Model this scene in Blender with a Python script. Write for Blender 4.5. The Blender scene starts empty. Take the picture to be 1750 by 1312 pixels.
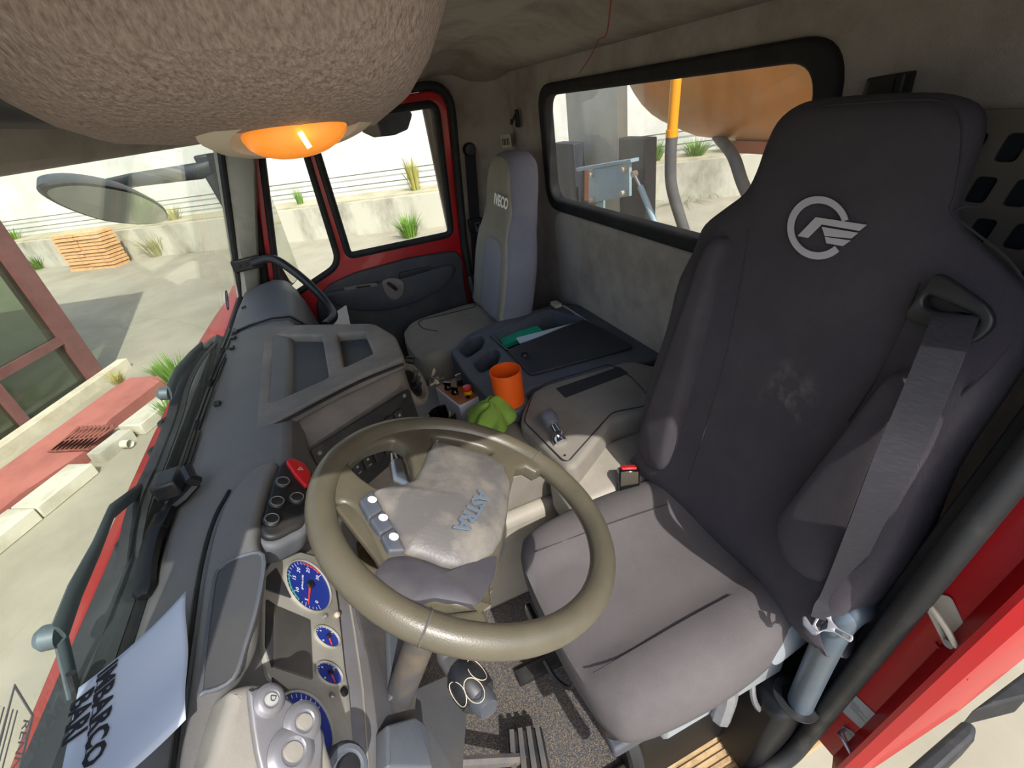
import bpy, math, random
from mathutils import Vector, Matrix
random.seed(7)
SC = bpy.context.scene
COL = SC.collection
EYE = 2.75                      # lens height above the yard; all cab coordinates are measured from the lens

# ------------------------------------------------------------------ camera
F = 800.0
R = ((0.91637, -0.30797, 0.25576), (-0.37639, -0.44353, 0.81382), (-0.13720, -0.84204, -0.52170))
def _norm():
    global R
    y = Vector(R[1]).normalized(); z = Vector(R[2]); z = (z - z.dot(y) * y).normalized(); x = y.cross(z).normalized()
    # rows live in a right/down/forward frame, so flip if the handedness comes out wrong
    if x.dot(Vector(R[0])) < 0: x = -x
    R = (x, y, z)
_norm()
cam_d = bpy.data.cameras.new('camera'); cam = bpy.data.objects.new('camera', cam_d); COL.objects.link(cam)
right = Vector((R[0][0], R[1][0], R[2][0])); down = Vector((R[0][1], R[1][1], R[2][1])); fwd = Vector((R[0][2], R[1][2], R[2][2]))
cam.matrix_world = Matrix(((right.x, -down.x, -fwd.x, 0), (right.y, -down.y, -fwd.y, 0), (right.z, -down.z, -fwd.z, EYE), (0, 0, 0, 1)))
cam_d.sensor_fit = 'HORIZONTAL'; cam_d.sensor_width = 36.0; cam_d.lens = 36.0 * F / 1750.0; cam_d.clip_start = 0.02; cam_d.clip_end = 300
SC.camera = cam

# ------------------------------------------------------------------ light
SUN = Vector((-0.10, 0.68, -0.73)).normalized()
world = bpy.data.worlds.new('world'); SC.world = world; world.use_nodes = True
wn = world.node_tree; wn.nodes.clear()
sky = wn.nodes.new('ShaderNodeTexSky'); sky.sky_type = 'NISHITA'; sky.sun_disc = False
sky.sun_elevation = math.asin(-SUN.z); sky.sun_rotation = math.atan2(-SUN.x, -SUN.y)
sky.air_density = 1.0; sky.dust_density = 2.5; sky.ozone_density = 1.0
bg = wn.nodes.new('ShaderNodeBackground'); bg.inputs[1].default_value = 0.27
wo = wn.nodes.new('ShaderNodeOutputWorld')
wn.links.new(sky.outputs[0], bg.inputs[0]); wn.links.new(bg.outputs[0], wo.inputs[0])
sun_d = bpy.data.lights.new('sun', 'SUN'); sun_d.energy = 4.6; sun_d.angle = math.radians(0.55); sun_d.color = (1.0, 0.965, 0.91)
sun = bpy.data.objects.new('sun', sun_d); COL.objects.link(sun); sun.location = (0, -20, 25)
sun.rotation_euler = SUN.to_track_quat('-Z', 'Y').to_euler()
vs = SC.view_settings; vs.view_transform = 'Standard'; vs.look = 'None'; vs.gamma = 1.0; vs.use_curve_mapping = False
vs.exposure = 0.27

# ------------------------------------------------------------------ picture-point helpers (real planes in the cab)
def ray(px, py):
    d = Vector((px - 875.0, py - 656.0, F))
    return Vector((R[0].dot(d), R[1].dot(d), R[2].dot(d)))
def aX(px, py, x): d = ray(px, py); return d * (x / d.x)
def aY(px, py, y): d = ray(px, py); return d * (y / d.y)
def aZ(px, py, z): d = ray(px, py); return d * (z / d.z)
def aP(p, pl): d = ray(*p); return d * (pl[0].dot(pl[1]) / d.dot(pl[1]))
def plane(p, n): return (Vector(p), Vector(n).normalized())
V = Vector

class Fr:
    """local frame: o origin, u, v in plane, n out of it"""
    def __init__(s, o, u, v=None, n=None):
        s.o = Vector(o); s.u = Vector(u).normalized()
        if n is not None: s.n = Vector(n).normalized(); s.u = (s.u - s.u.dot(s.n) * s.n).normalized(); s.v = s.n.cross(s.u)
        else: s.v = Vector(v); s.v = (s.v - s.v.dot(s.u) * s.u).normalized(); s.n = s.u.cross(s.v)
    def P(s, a, b, c=0.0): return s.o + s.u * a + s.v * b + s.n * c
    def L(s, p): d = Vector(p) - s.o; return (d.dot(s.u), d.dot(s.v))
def pfr(pl, p0, p1): return Fr(aP(p0, pl), aP(p1, pl) - aP(p0, pl), n=pl[1])
def loc(fr, pl, pts): return [fr.L(aP(p, pl)) for p in pts]

# ------------------------------------------------------------------ materials
def lin(c):
    if isinstance(c, str): c = [int(c[i:i + 2], 16) / 255 for i in (0, 2, 4)]
    return tuple((x / 12.92 if x <= .04045 else ((x + .055) / 1.055) ** 2.4) for x in c) + (1,)
MATS = {}
def M(name, c, rough=.6, metal=0.0, c2=None, amt=1.0, scale=6.0, lo=.45, hi=.7, bump=0.0, bscale=250.0, emit=None, estr=1.0, spec=.5, detail=6.0, stretch=None, coat=0.0):
    m = bpy.data.materials.new(name); m.use_nodes = True; nt = m.node_tree; b = nt.nodes['Principled BSDF']
    b.inputs['Base Color'].default_value = lin(c); b.inputs['Roughness'].default_value = rough; b.inputs['Metallic'].default_value = metal
    b.inputs['Specular IOR Level'].default_value = spec; b.inputs['Coat Weight'].default_value = coat
    tc = nt.nodes.new('ShaderNodeTexCoord'); src = tc.outputs['Object']
    if stretch:
        mp = nt.nodes.new('ShaderNodeMapping'); mp.inputs['Scale'].default_value = stretch; nt.links.new(src, mp.inputs[0]); src = mp.outputs[0]
    if c2 is not None:
        nz = nt.nodes.new('ShaderNodeTexNoise'); nz.inputs['Scale'].default_value = scale; nz.inputs['Detail'].default_value = detail; nz.inputs['Roughness'].default_value = .65
        nt.links.new(src, nz.inputs['Vector'])
        rp = nt.nodes.new('ShaderNodeMapRange'); rp.inputs[1].default_value = lo; rp.inputs[2].default_value = hi; rp.inputs[4].default_value = amt
        nt.links.new(nz.outputs[0], rp.inputs[0])
        mx = nt.nodes.new('ShaderNodeMix'); mx.data_type = 'RGBA'; mx.inputs[6].default_value = lin(c); mx.inputs[7].default_value = lin(c2)
        nt.links.new(rp.outputs[0], mx.inputs[0]); nt.links.new(mx.outputs[2], b.inputs['Base Color'])
    if bump:
        n2 = nt.nodes.new('ShaderNodeTexNoise'); n2.inputs['Scale'].default_value = bscale; n2.inputs['Detail'].default_value = 3
        nt.links.new(src, n2.inputs['Vector'])
        bp = nt.nodes.new('ShaderNodeBump'); bp.inputs['Strength'].default_value = bump; bp.inputs['Distance'].default_value = .004
        nt.links.new(n2.outputs[0], bp.inputs['Height']); nt.links.new(bp.outputs[0], b.inputs['Normal'])
    if emit is not None:
        b.inputs['Emission Color'].default_value = lin(emit); b.inputs['Emission Strength'].default_value = estr
    MATS[name] = m; return m
def glass(name, tint=(.93, .97, .95), refl=.06, dust=None, damt=.0, dscale=3.0, stretch=(1, 1, 1)):
    m = bpy.data.materials.new(name); m.use_nodes = True; nt = m.node_tree; nt.nodes.clear()
    o = nt.nodes.new('ShaderNodeOutputMaterial'); tr = nt.nodes.new('ShaderNodeBsdfTransparent'); tr.inputs[0].default_value = tint + (1,)
    gl = nt.nodes.new('ShaderNodeBsdfGlossy'); gl.inputs['Roughness'].default_value = .02
    lw = nt.nodes.new('ShaderNodeLayerWeight'); lw.inputs[0].default_value = .5
    pw = nt.nodes.new('ShaderNodeMath'); pw.operation = 'POWER'; pw.inputs[1].default_value = 5.0; nt.links.new(lw.outputs['Facing'], pw.inputs[0])
    mu = nt.nodes.new('ShaderNodeMath'); mu.operation = 'MULTIPLY_ADD'; mu.inputs[1].default_value = .45; mu.inputs[2].default_value = refl * .5
    nt.links.new(pw.outputs[0], mu.inputs[0])
    mx = nt.nodes.new('ShaderNodeMixShader'); nt.links.new(mu.outputs[0], mx.inputs[0]); nt.links.new(tr.outputs[0], mx.inputs[1]); nt.links.new(gl.outputs[0], mx.inputs[2])
    out = mx.outputs[0]
    if dust:
        df = nt.nodes.new('ShaderNodeBsdfDiffuse'); df.inputs[0].default_value = lin(dust)
        tl = nt.nodes.new('ShaderNodeBsdfTranslucent'); tl.inputs[0].default_value = lin(dust)
        ad = nt.nodes.new('ShaderNodeMixShader'); nt.links.new(df.outputs[0], ad.inputs[1]); nt.links.new(tl.outputs[0], ad.inputs[2])
        tc = nt.nodes.new('ShaderNodeTexCoord'); mp = nt.nodes.new('ShaderNodeMapping'); mp.inputs['Scale'].default_value = stretch
        nz = nt.nodes.new('ShaderNodeTexNoise'); nz.inputs['Scale'].default_value = dscale; nz.inputs['Detail'].default_value = 8
        nt.links.new(tc.outputs['Object'], mp.inputs[0]); nt.links.new(mp.outputs[0], nz.inputs['Vector'])
        rp = nt.nodes.new('ShaderNodeMapRange'); rp.inputs[1].default_value = .3; rp.inputs[2].default_value = .75; rp.inputs[3].default_value = damt * .5; rp.inputs[4].default_value = damt * 1.4
        nt.links.new(nz.outputs[0], rp.inputs[0])
        m2 = nt.nodes.new('ShaderNodeMixShader'); nt.links.new(rp.outputs[0], m2.inputs[0]); nt.links.new(out, m2.inputs[1]); nt.links.new(ad.outputs[0], m2.inputs[2]); out = m2.outputs[0]
    nt.links.new(out, o.inputs[0]); MATS[name] = m; return m

M('headliner', 'a59b90', .95, c2='85796f', scale=5, bump=.5, bscale=500)
M('overhead_felt', '93847a', .95, c2='70605a', scale=420, lo=.36, hi=.68, bump=.8, bscale=300, stretch=(1, 1, .35))
M('wall_felt', 'a9a19a', .95, c2='8c8079', scale=4, bump=.5, bscale=500)
M('beige_trim', 'a29c90', .7, c2='8b8478', scale=6, bump=.15, bscale=200)
M('pillar_grey', 'a3a399', .6, c2='919087', scale=8)
M('rubber', '17181a', .75, c2='2b2a28', scale=14)
M('rubber_dust', '1c1d1e', .6, c2='47443e', scale=10, lo=.52, hi=.85)
M('red_paint', 'b3101a', .35, c2='98151c', scale=7, coat=.4)
M('red_body', 'a50d14', .45, c2='98181c', scale=4, coat=.12, spec=.35)
M('red_dark', '8a1015', .35, c2='6c1416', scale=7, coat=.3)
M('dark_plastic', '3b3f47', .6, c2='4d4b48', scale=7, bump=.25, bscale=600)
M('door_plastic', '32353d', .6, c2='4a4742', scale=6, bump=.2, bscale=600)
M('dash_grey', '626263', .6, c2='706d67', scale=4, lo=.4, hi=.75, bump=.25, bscale=700)
M('dash_dusty', '6b6661', .75, c2='8f8479', scale=5, lo=.4, hi=.75, bump=.25, bscale=700)
M('dash_blue', '51565e', .58, c2='5c5d5f', scale=5, bump=.2, bscale=700)
M('tray_rubber', '404144', .7, c2='4a4845', scale=5, bump=.2, bscale=700)
M('black', '0c0c0e', .5)
M('gloss_black', '0b0b0d', .12, coat=.5)
M('black_plastic', '1b1c1f', .45, c2='2c2b2b', scale=20)
M('panel_black', '1d1e20', .55, c2='35322f', scale=12)
M('switch_black', '242527', .5, c2='33312f', scale=16)
M('symbol_grey', '8c8a86', .6)
M('seat_dark', '454045', .95, c2='4d484c', scale=8, bump=.6, bscale=900)
M('seat_dark2', '5c5963', .95, c2='66626a', scale=8, bump=.6, bscale=900)
M('seat_cushion', '5d5859', .95, c2='545051', scale=5, bump=.6, bscale=900)
M('seam', '2d2b30', .9)
M('emblem', 'b9b3b6', .6)
M('belt', '1f1e24', .85, c2='2a292f', scale=60, stretch=(1, 1, 8))
M('belt_light', '77737b', .8, c2='68646b', scale=60)
M('pseat_main', '8f8c93', .95, c2='97938d', scale=5, bump=.5, bscale=800)
M('pseat_olive', '968f82', .95, c2='867e71', scale=5, bump=.5, bscale=800)
M('pseat_side', '777783', .95, c2='7f7e88', scale=6, bump=.4, bscale=800)
M('rim_leather', '585345', .36, c2='4c483d', scale=7, bump=.1, bscale=500)
M('rim_dark', '55514d', .45, c2='6a655d', scale=9)
M('hub_worn', '5d5b5a', .5, c2='8b857a', scale=9, lo=.45, hi=.72, bump=.15, bscale=300)
M('hub_lower', '3c3b41', .6, c2='524d4c', scale=7)
M('hub_letter', '5d6772', .5)
M('button_blue', '474d57', .5, c2='57565a', scale=20)
M('white', 'e6e6e4', .5)
M('silver', 'a8a69d', .38, metal=.2, c2='949086', scale=9)
M('silver_trim', '77777c', .4, metal=.25, c2='6c6964', scale=7)
M('warm_trim', '86827a', .6, c2='77736b', scale=5, bump=.1, bscale=500)
M('gauge_blue', '1d338c', .5)
M('gauge_white', 'dfe4ee', .5)
M('gauge_red', 'e0402a', .5)
M('gauge_green', '3f9f7f', .5)
M('screen_grey', '4c4a48', .25, c2='5b5753', scale=5)
M('smoked', '38383a', .15)
M('red_plastic', 'c71f22', .35)
M('paper', 'b9c3d3', .8)
M('paper_ink', '1e2026', .8)
M('orange_cup', 'e25a12', .4)
M('green_cloth', '78993a', .95, c2='86a848', scale=12, bump=.6, bscale=500)
M('green_folder', '0f9d7c', .6)
M('paper_blue', 'b8cbd6', .7)
M('box_white', 'c6cad6', .5)
M('box_brown', '9c5f28', .5, c2='8c5222', scale=10)
M('yellow', 'f0bf10', .5)
M('chrome', 'd6d8dc', .12, metal=1.0)
M('steel', 'a5a8ac', .3, metal=.9)
M('steel_dull', '8f9094', .45, metal=.6, c2='76736f', scale=12)
M('steel_blue', '5d6a76', .38, metal=.4, c2='6a7276', scale=10)
M('dirty_metal', '4c4c4e', .6, metal=.2, c2='6b6052', scale=10)
M('grey_knob', '5d5f66', .5)
M('console_beige', '7d776e', .65, c2='6c665d', scale=6, bump=.2, bscale=600)
M('tunnel_white', '969084', .6, c2='888277', scale=6, bump=.1, bscale=400)
M('console_dark', '4a505a', .6, c2='57585b', scale=6, bump=.2, bscale=600)
M('lid_dark', '25282f', .6, c2='303032', scale=6, bump=.2, bscale=600)
M('recess', '1d1f25', .7, c2='2c2a2a', scale=10)
M('mat_dirty', '35383f', .95, c2='8f7d60', scale=330, lo=.46, hi=.74, bump=.5, bscale=250)
M('sand_floor', 'ab9068', .9, c2='7d694f', scale=14, bump=.4, bscale=200)
M('sand_rib', 'b29a74', .9, c2='8d7557', scale=30)
M('seat_base_grey', '848a8f', .5, c2='767879', scale=12)
M('lamp_orange', 'f59a3c', .25, c2='f2b060', scale=8, emit='ff8a20', estr=.4)
M('lamp_bulb', 'ffd27a', .3, emit='ffc060', estr=6.0)
M('lamp_bezel', 'b7ac98', .5, c2='a79c88', scale=10)
M('red_wire', '8f2a20', .6)
M('grille_grey', '6f675c', .8, c2='625a50', scale=8)
M('label_grey', '9b9b99', .6, c2='8c8c8b', scale=14)
# outside
M('concrete', 'a09a87', .9, c2='807a68', scale=.9, lo=.3, hi=.8, bump=.3, bscale=12, detail=12)
M('white_wall', 'd0d0c7', .9, c2='b4b3a7', scale=.6, bump=.3, bscale=3, detail=10)
M('low_wall', 'b5b1a0', .9, c2='6d6a5a', scale=1.1, lo=.45, hi=.72, bump=.4, bscale=6, stretch=(1, 1, .5), detail=10)
M('earth', 'a9a188', .95, c2='8d8a66', scale=2)
M('wire', '55554f', .6)
M('clay', 'd2a878', .85, c2='b98a5c', scale=9)
M('frame_brown', '6a4542', .5, c2='5a3a38', scale=4)
M('sill_white', 'c9c1aa', .8, c2='b0a68d', scale=3)
M('pave_red', 'a9665a', .9, c2='94574c', scale=2.2, bump=.2, bscale=30)
M('kerb', 'c2beab', .9, c2='a29d8a', scale=2.5, bump=.3, bscale=30)
M('grate', '8a4f40', .8, c2='6f3d32', scale=8)
M('shop_dark', '3c4038', .8, c2='54584a', scale=1.2)
M('roof_plaster', 'b9b09a', .9)
M('leaf', '5a8022', .8, c2='769a36', scale=6)
M('leaf_dry', 'a09850', .9, c2='7d8a40', scale=6)
M('tank_orange', 'd07f06', .45, c2='a86c14', scale=2.2, lo=.35, hi=.7)
M('pipe_yellow', 'f2a012', .35)
M('hose', '4f5052', .7, c2='66645f', scale=8)
M('mast_grey', 'b5b4a4', .8, c2='a3a294', scale=3)
M('bracket_blue', '8aa6b2', .5, c2='9db2b8', scale=6)
M('post_black', '2c333c', .6, c2='3c4146', scale=6)
M('rust_orange', 'c2724a', .7)
M('mirror_shell', '2a3036', .5, c2='3a4046', scale=5)
M('mirror_glass', 'c4c8c0', .06, metal=1.0)
M('wiper_grey', '5d686c', .5, metal=.2, c2='4c5658', scale=8)
M('frit', '2a2e30', .5, c2='3d4244', scale=5)
glass('windscreen', (.95, .98, .95), .05)
glass('door_glass', (.97, .99, .98), .04)
glass('rear_glass', (.93, .94, .94), .05, dust='c9c4b4', damt=.075, dscale=5, stretch=(2, 3, .5))
glass('shop_glass', (.55, .62, .55), .10, dust='a9a48e', damt=.10, dscale=2)
glass('gauge_cover', (.97, .97, .97), .03)

# ------------------------------------------------------------------ mesh building
WORG = {}
class MB:
    def __init__(s): s.v = []; s.f = []
    def add(s, vs_, fs_):
        k = len(s.v); s.v += [Vector(p) for p in vs_]; s.f += [tuple(i + k for i in f) for f in fs_]; return s
    def loft(s, rings, cap=True, closed=True, flip=False):
        n = len(rings[0]); k = len(s.v)
        for r in rings: s.v += [Vector(p) for p in r]
        m = n if closed else n - 1
        for i in range(len(rings) - 1):
            for j in range(m):
                a = k + i * n + j; b = k + i * n + (j + 1) % n
                s.f.append((a, b, b + n, a + n))
        if cap and closed:
            s.f.append(tuple(k + j for j in range(n))[::-1]); s.f.append(tuple(k + (len(rings) - 1) * n + j for j in range(n)))
        return s
    def tube(s, path, r, seg=10, closed=False, cap=True, flat=1.0, ref=None):
        path = [Vector(p) for p in path]; N = len(path); rings = []
        up = None
        for i, p in enumerate(path):
            if closed: t = path[(i + 1) % N] - path[i - 1]
            else: t = path[min(i + 1, N - 1)] - path[max(i - 1, 0)]
            t.normalize()
            if up is None:
                a = Vector(ref) if ref is not None else (Vector((0, 0, 1)) if abs(t.z) < .9 else Vector((1, 0, 0)))
                up = (a - a.dot(t) * t).normalized()
            else: up = (up - up.dot(t) * t).normalized()
            sd = t.cross(up); rr = r[i] if isinstance(r, (list, tuple)) else r
            rings.append([p + up * (math.cos(2 * math.pi * j / seg) * rr) + sd * (math.sin(2 * math.pi * j / seg) * rr * flat) for j in range(seg)])
        if closed:
            rings.append(rings[0]); return s.loft(rings, cap=False)
        return s.loft(rings, cap=cap)
    def strap(s, path, w, t, sides):
        rings = []
        for i, p in enumerate(path):
            p = Vector(p); d = (Vector(path[min(i + 1, len(path) - 1)]) - Vector(path[max(i - 1, 0)])).normalized()
            sd = Vector(sides[i]) if isinstance(sides, list) else Vector(sides)
            sd = (sd - sd.dot(d) * d).normalized(); n = d.cross(sd); ww = w[i] if isinstance(w, list) else w
            rings.append([p + sd * ww / 2 + n * t / 2, p - sd * ww / 2 + n * t / 2, p - sd * ww / 2 - n * t / 2, p + sd * ww / 2 - n * t / 2])
        return s.loft(rings)
    def lathe(s, o, ax, prof, seg=20, ref=None, sx=1.0):
        ax = Vector(ax).normalized(); a = Vector(ref) if ref is not None else (Vector((0, 0, 1)) if abs(ax.z) < .9 else Vector((1, 0, 0)))
        u = (a - a.dot(ax) * ax).normalized(); w = ax.cross(u); o = Vector(o)
        rings = [[o + ax * h + u * (math.cos(2 * math.pi * j / seg) * max(r, 1e-5)) + w * (math.sin(2 * math.pi * j / seg) * max(r, 1e-5) * sx) for j in range(seg)] for r, h in prof]
        return s.loft(rings)
    def prism(s, pts, off):
        off = Vector(off); return s.loft([[Vector(p) for p in pts], [Vector(p) + off for p in pts]])
    def box(s, lo, hi, rot=None, piv=None):
        c = [(lo[0], lo[1]), (hi[0], lo[1]), (hi[0], hi[1]), (lo[0], hi[1])]
        rings = [[Vector((x, y, z)) for x, y in c] for z in (lo[2], hi[2])]
        return s.loft(rings)
    def fbox(s, fr, a0, a1, b0, b1, c0, c1):
        q = [(a0, b0), (a1, b0), (a1, b1), (a0, b1)]
        return s.loft([[fr.P(a, b, c) for a, b in q] for c in (c0, c1)])
    def plate(s, fr, outlines, t, bevel=0.0, res=2, c0=0.0):
        cu = bpy.data.curves.new('tmp', 'CURVE'); cu.dimensions = '2D'; cu.fill_mode = 'BOTH'
        cu.extrude = max(t / 2 - bevel, 0.00001); cu.bevel_depth = bevel; cu.bevel_resolution = res; cu.offset = -bevel
        for o in outlines:
            sp = cu.splines.new('POLY'); sp.points.add(len(o) - 1); sp.use_cyclic_u = True
            for q, (a, b) in zip(sp.points, o): q.co = (a, b, 0, 1)
        ob = bpy.data.objects.new('tmp', cu); me = bpy.data.meshes.new_from_object(ob)
        s.add([fr.P(v.co.x, v.co.y, v.co.z + c0 + t / 2) for v in me.vertices], [tuple(p.vertices) for p in me.polygons])
        bpy.data.objects.remove(ob); bpy.data.curves.remove(cu); bpy.data.meshes.remove(me); return s
    def text(s, fr, txt, size, depth=.001, align='CENTER', c0=0.0, sx=1.0, shear=0.0, bold=0.0):
        cu = bpy.data.curves.new('tmp', 'FONT'); cu.body = txt; cu.size = size; cu.extrude = depth / 2; cu.align_x = align; cu.align_y = 'CENTER'; cu.shear = shear; cu.offset = bold; cu.resolution_u = 2
        ob = bpy.data.objects.new('tmp', cu); me = bpy.data.meshes.new_from_object(ob)
        s.add([fr.P(v.co.x * sx, v.co.y, v.co.z + c0 + depth / 2) for v in me.vertices], [tuple(p.vertices) for p in me.polygons])
        bpy.data.objects.remove(ob); bpy.data.curves.remove(cu); bpy.data.meshes.remove(me); return s
    def pillow(s, fr, outline, rings, ctr=None, extra=None, depth=None):
        if ctr is None: ctr = (sum(p[0] for p in outline) / len(outline), sum(p[1] for p in outline) / len(outline))
        rr = []
        for sc, c in rings:
            rr.append([fr.P(ctr[0] + (a - ctr[0]) * sc, ctr[1] + (b - ctr[1]) * sc, c * (depth(b) if depth and c < 0 else 1) + (extra(ctr[0] + (a - ctr[0]) * sc, ctr[1] + (b - ctr[1]) * sc, sc) if extra and c > -1e-9 else 0)) for a, b in outline])
        return s.loft(rr)
    def grid(s, fn, nu, nv, closed=False):
        k = len(s.v)
        for i in range(nu + 1):
            for j in range(nv + 1): s.v.append(Vector(fn(i / nu, j / nv)))
        for i in range(nu):
            for j in range(nv):
                a = k + i * (nv + 1) + j; s.f.append((a, a + 1, a + nv + 2, a + nv + 1))
        return s
    def build(s, name, mat, parent=None, ang=38, bevel=0.0, seg=2, subd=0, solid=0.0, label=None, cat=None, group=None, kind=None):
        lo = Vector((min(p.x for p in s.v), min(p.y for p in s.v), min(p.z for p in s.v))); hi = Vector((max(p.x for p in s.v), max(p.y for p in s.v), max(p.z for p in s.v)))
        o = Vector(((lo.x + hi.x) / 2, (lo.y + hi.y) / 2, lo.z))
        me = bpy.data.meshes.new(name); me.from_pydata([tuple(p - o) for p in s.v], [], s.f)
        import bmesh
        bm = bmesh.new(); bm.from_mesh(me); bmesh.ops.remove_doubles(bm, verts=bm.verts, dist=1e-6); bmesh.ops.recalc_face_normals(bm, faces=bm.faces); bm.to_mesh(me); bm.free()
        me.polygons.foreach_set('use_smooth', [True] * len(me.polygons)); me.set_sharp_from_angle(angle=math.radians(ang))
        me.materials.append(MATS[mat] if isinstance(mat, str) else mat)
        ob = bpy.data.objects.new(name, me); COL.objects.link(ob)
        if bevel:
            md = ob.modifiers.new('bevel', 'BEVEL'); md.width = bevel; md.segments = seg; md.limit_method = 'ANGLE'; md.angle_limit = math.radians(35); md.harden_normals = False
        if solid:
            md = ob.modifiers.new('solid', 'SOLIDIFY'); md.thickness = solid; md.offset = 0
        if subd:
            md = ob.modifiers.new('subd', 'SUBSURF'); md.levels = subd; md.render_levels = subd
        place(ob, o, parent); tag(ob, label, cat, group, kind); return ob
def place(ob, o, parent):
    w = Vector(o) + Vector((0, 0, EYE)) ; WORG[ob.name] = w
    if parent is not None: ob.parent = parent; ob.location = w - WORG[parent.name]
    else: ob.location = w
def tag(ob, label=None, cat=None, group=None, kind=None):
    if label: ob['label'] = label
    if cat: ob['category'] = cat
    if group: ob['group'] = group
    if kind: ob['kind'] = kind
def thing(name, label, cat, o, group=None, kind=None):
    e = bpy.data.objects.new(name, None); e.empty_display_size = .05; COL.objects.link(e); place(e, o, None); tag(e, label, cat, group, kind); return e
def bz(pts, n=16):
    """smooth open path through points (Catmull-Rom)"""
    P = [Vector(p) for p in pts]; P = [P[0] * 2 - P[1]] + P + [P[-1] * 2 - P[-2]]; out = []
    for i in range(1, len(P) - 2):
        for k in range(n):
            t = k / n; a, b, c, d = P[i - 1], P[i], P[i + 1], P[i + 2]
            out.append(.5 * ((2 * b) + (c - a) * t + (2 * a - 5 * b + 4 * c - d) * t * t + (3 * b - a - 3 * c + d) * t ** 3))
    out.append(P[-2]); return out
def cr(pts, n=6):
    """smooth closed 2D outline"""
    P = [Vector((p[0], p[1])) for p in pts]; N = len(P); out = []
    for i in range(N):
        a, b, c, d = P[i - 1], P[i], P[(i + 1) % N], P[(i + 2) % N]
        for k in range(n):
            t = k / n; q = .5 * ((2 * b) + (c - a) * t + (2 * a - 5 * b + 4 * c - d) * t * t + (3 * b - a - 3 * c + d) * t ** 3)
            out.append((q.x, q.y))
    return out
def rp(pts, r, seg=5):
    """polygon with rounded corners"""
    P = [Vector((p[0], p[1])) for p in pts]; N = len(P); out = []
    for i in range(N):
        rr = r[i] if isinstance(r, (list, tuple)) else r
        a, b, c = P[i - 1], P[i], P[(i + 1) % N]; u = (a - b); w = (c - b); d = min(rr, u.length * .48, w.length * .48); u.normalize(); w.normalize()
        p0 = b + u * d; p1 = b + w * d
        for k in range(seg + 1):
            t = k / seg; q = p0 * (1 - t) ** 2 + b * (2 * t * (1 - t)) + p1 * t * t; out.append((q.x, q.y))
    return out
def circ(r, n=24, cx=0.0, cy=0.0, sx=1.0): return [(cx + r * sx * math.cos(2 * math.pi * i / n), cy + r * math.sin(2 * math.pi * i / n)) for i in range(n)]
def sm(x, a, b): t = max(0, min(1, (x - a) / (b - a))); return t * t * (3 - 2 * t)
GND = -EYE

# ================================================================== CAB SHELL (structure)
def S(mb, name, mat, label, cat, **k): return mb.build(name, mat, kind='structure', label=label, cat=cat, **k)
FZ = -1.45
fl = S(MB().box((-.52, .26, FZ - .03), (1.03, 2.62, FZ)), 'floor', 'sand_floor', 'sandy metal floor of the truck cab', 'floor')
MB().box((-.42, .43, FZ), (.80, 1.08, FZ + .008)).build('floor_mat', 'mat_dirty', fl, label='dark speckled floor mat covered with sand')
rib = MB()
for i in range(11):
    y = .262 + i * .0155; rib.box((.10, y, FZ), (.80, y + .007, FZ + .005))
r_ = rib.build('floor_ribs', 'sand_rib', fl); r_['kind'] = 'stuff'
MB().box((-.52, .245, FZ - .05), (.60, .262, FZ + .012)).build('door_sill_edge', 'rubber_dust', fl)
# rear wall with the window opening
RW = Fr((1.0, 0, 0), (0, -1, 0), (0, 0, 1))
wl = rp([(-2.10, -.465), (-.77, -.465), (-.77, .002), (-2.10, .002)], .10, 8)
outer = [(-2.60, FZ), (-.18, FZ), (-.18, .13), (-2.60, .13)]
rw = S(MB().plate(RW, [outer, wl], .03, 0, c0=-.03), 'wall_rear', 'wall_felt', 'felt-covered rear wall of the cab with the window opening', 'wall', ang=60)
low = rp([(-2.06, FZ), (-.60, FZ), (-.60, -.48), (-2.06, -.48)], [.02, .02, .05, .10], 6)
MB().plate(RW, [low], .022, .011, 3, c0=0).build('lower_panel', 'wall_felt', rw)
win = S(MB().plate(Fr((1.035, 0, 0), (0, -1, 0), (0, 0, 1)), [wl], .005), 'window_1', 'rear_glass', 'dusty rear window pane with rounded corners', 'window')
gi = rp([(-2.062, -.43), (-.805, -.43), (-.805, -.028), (-2.062, -.028)], .075, 8)
MB().plate(RW, [rp([(-2.118, -.482), (-.752, -.482), (-.752, .015), (-2.118, .015)], .105, 8), gi], .05, .012, 3, c0=-.028).build('window_gasket', 'rubber', win, ang=60, label='black rubber window gasket')
# side trim behind the passenger door and behind the driver's opening
def side_trim(name, ys, sgn, label):
    prof = [(.60 if sgn > 0 else .79, ys + .012 * sgn), (.675 if sgn > 0 else .80, ys + .012 * sgn), (.86, ys + .015 * sgn), (.93, ys - .01 * sgn), (.98, ys - .06 * sgn), (1.0, ys - .12 * sgn)]
    rings = []
    for z in (FZ, -.9, -.4, -.05, .06, .12):
        k = max(0, -.4 - z) * .075 if sgn < 0 else 0
        rings.append([V((x, y - k * sgn, z)) for x, y in prof] + [V((x, y - k * sgn + .03 * sgn, z)) for x, y in reversed([(p[0] + (.03 if i > 3 else 0), p[1]) for i, p in enumerate(prof)])])
    return S(MB().loft(rings), name, 'wall_felt', label, 'wall', ang=50)
side_trim('wall_right', 2.60, 1, 'felt trim behind the passenger door with a belt anchor')
side_trim('wall_left', .215, -1, 'dark felt trim behind the driver door opening')
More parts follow.
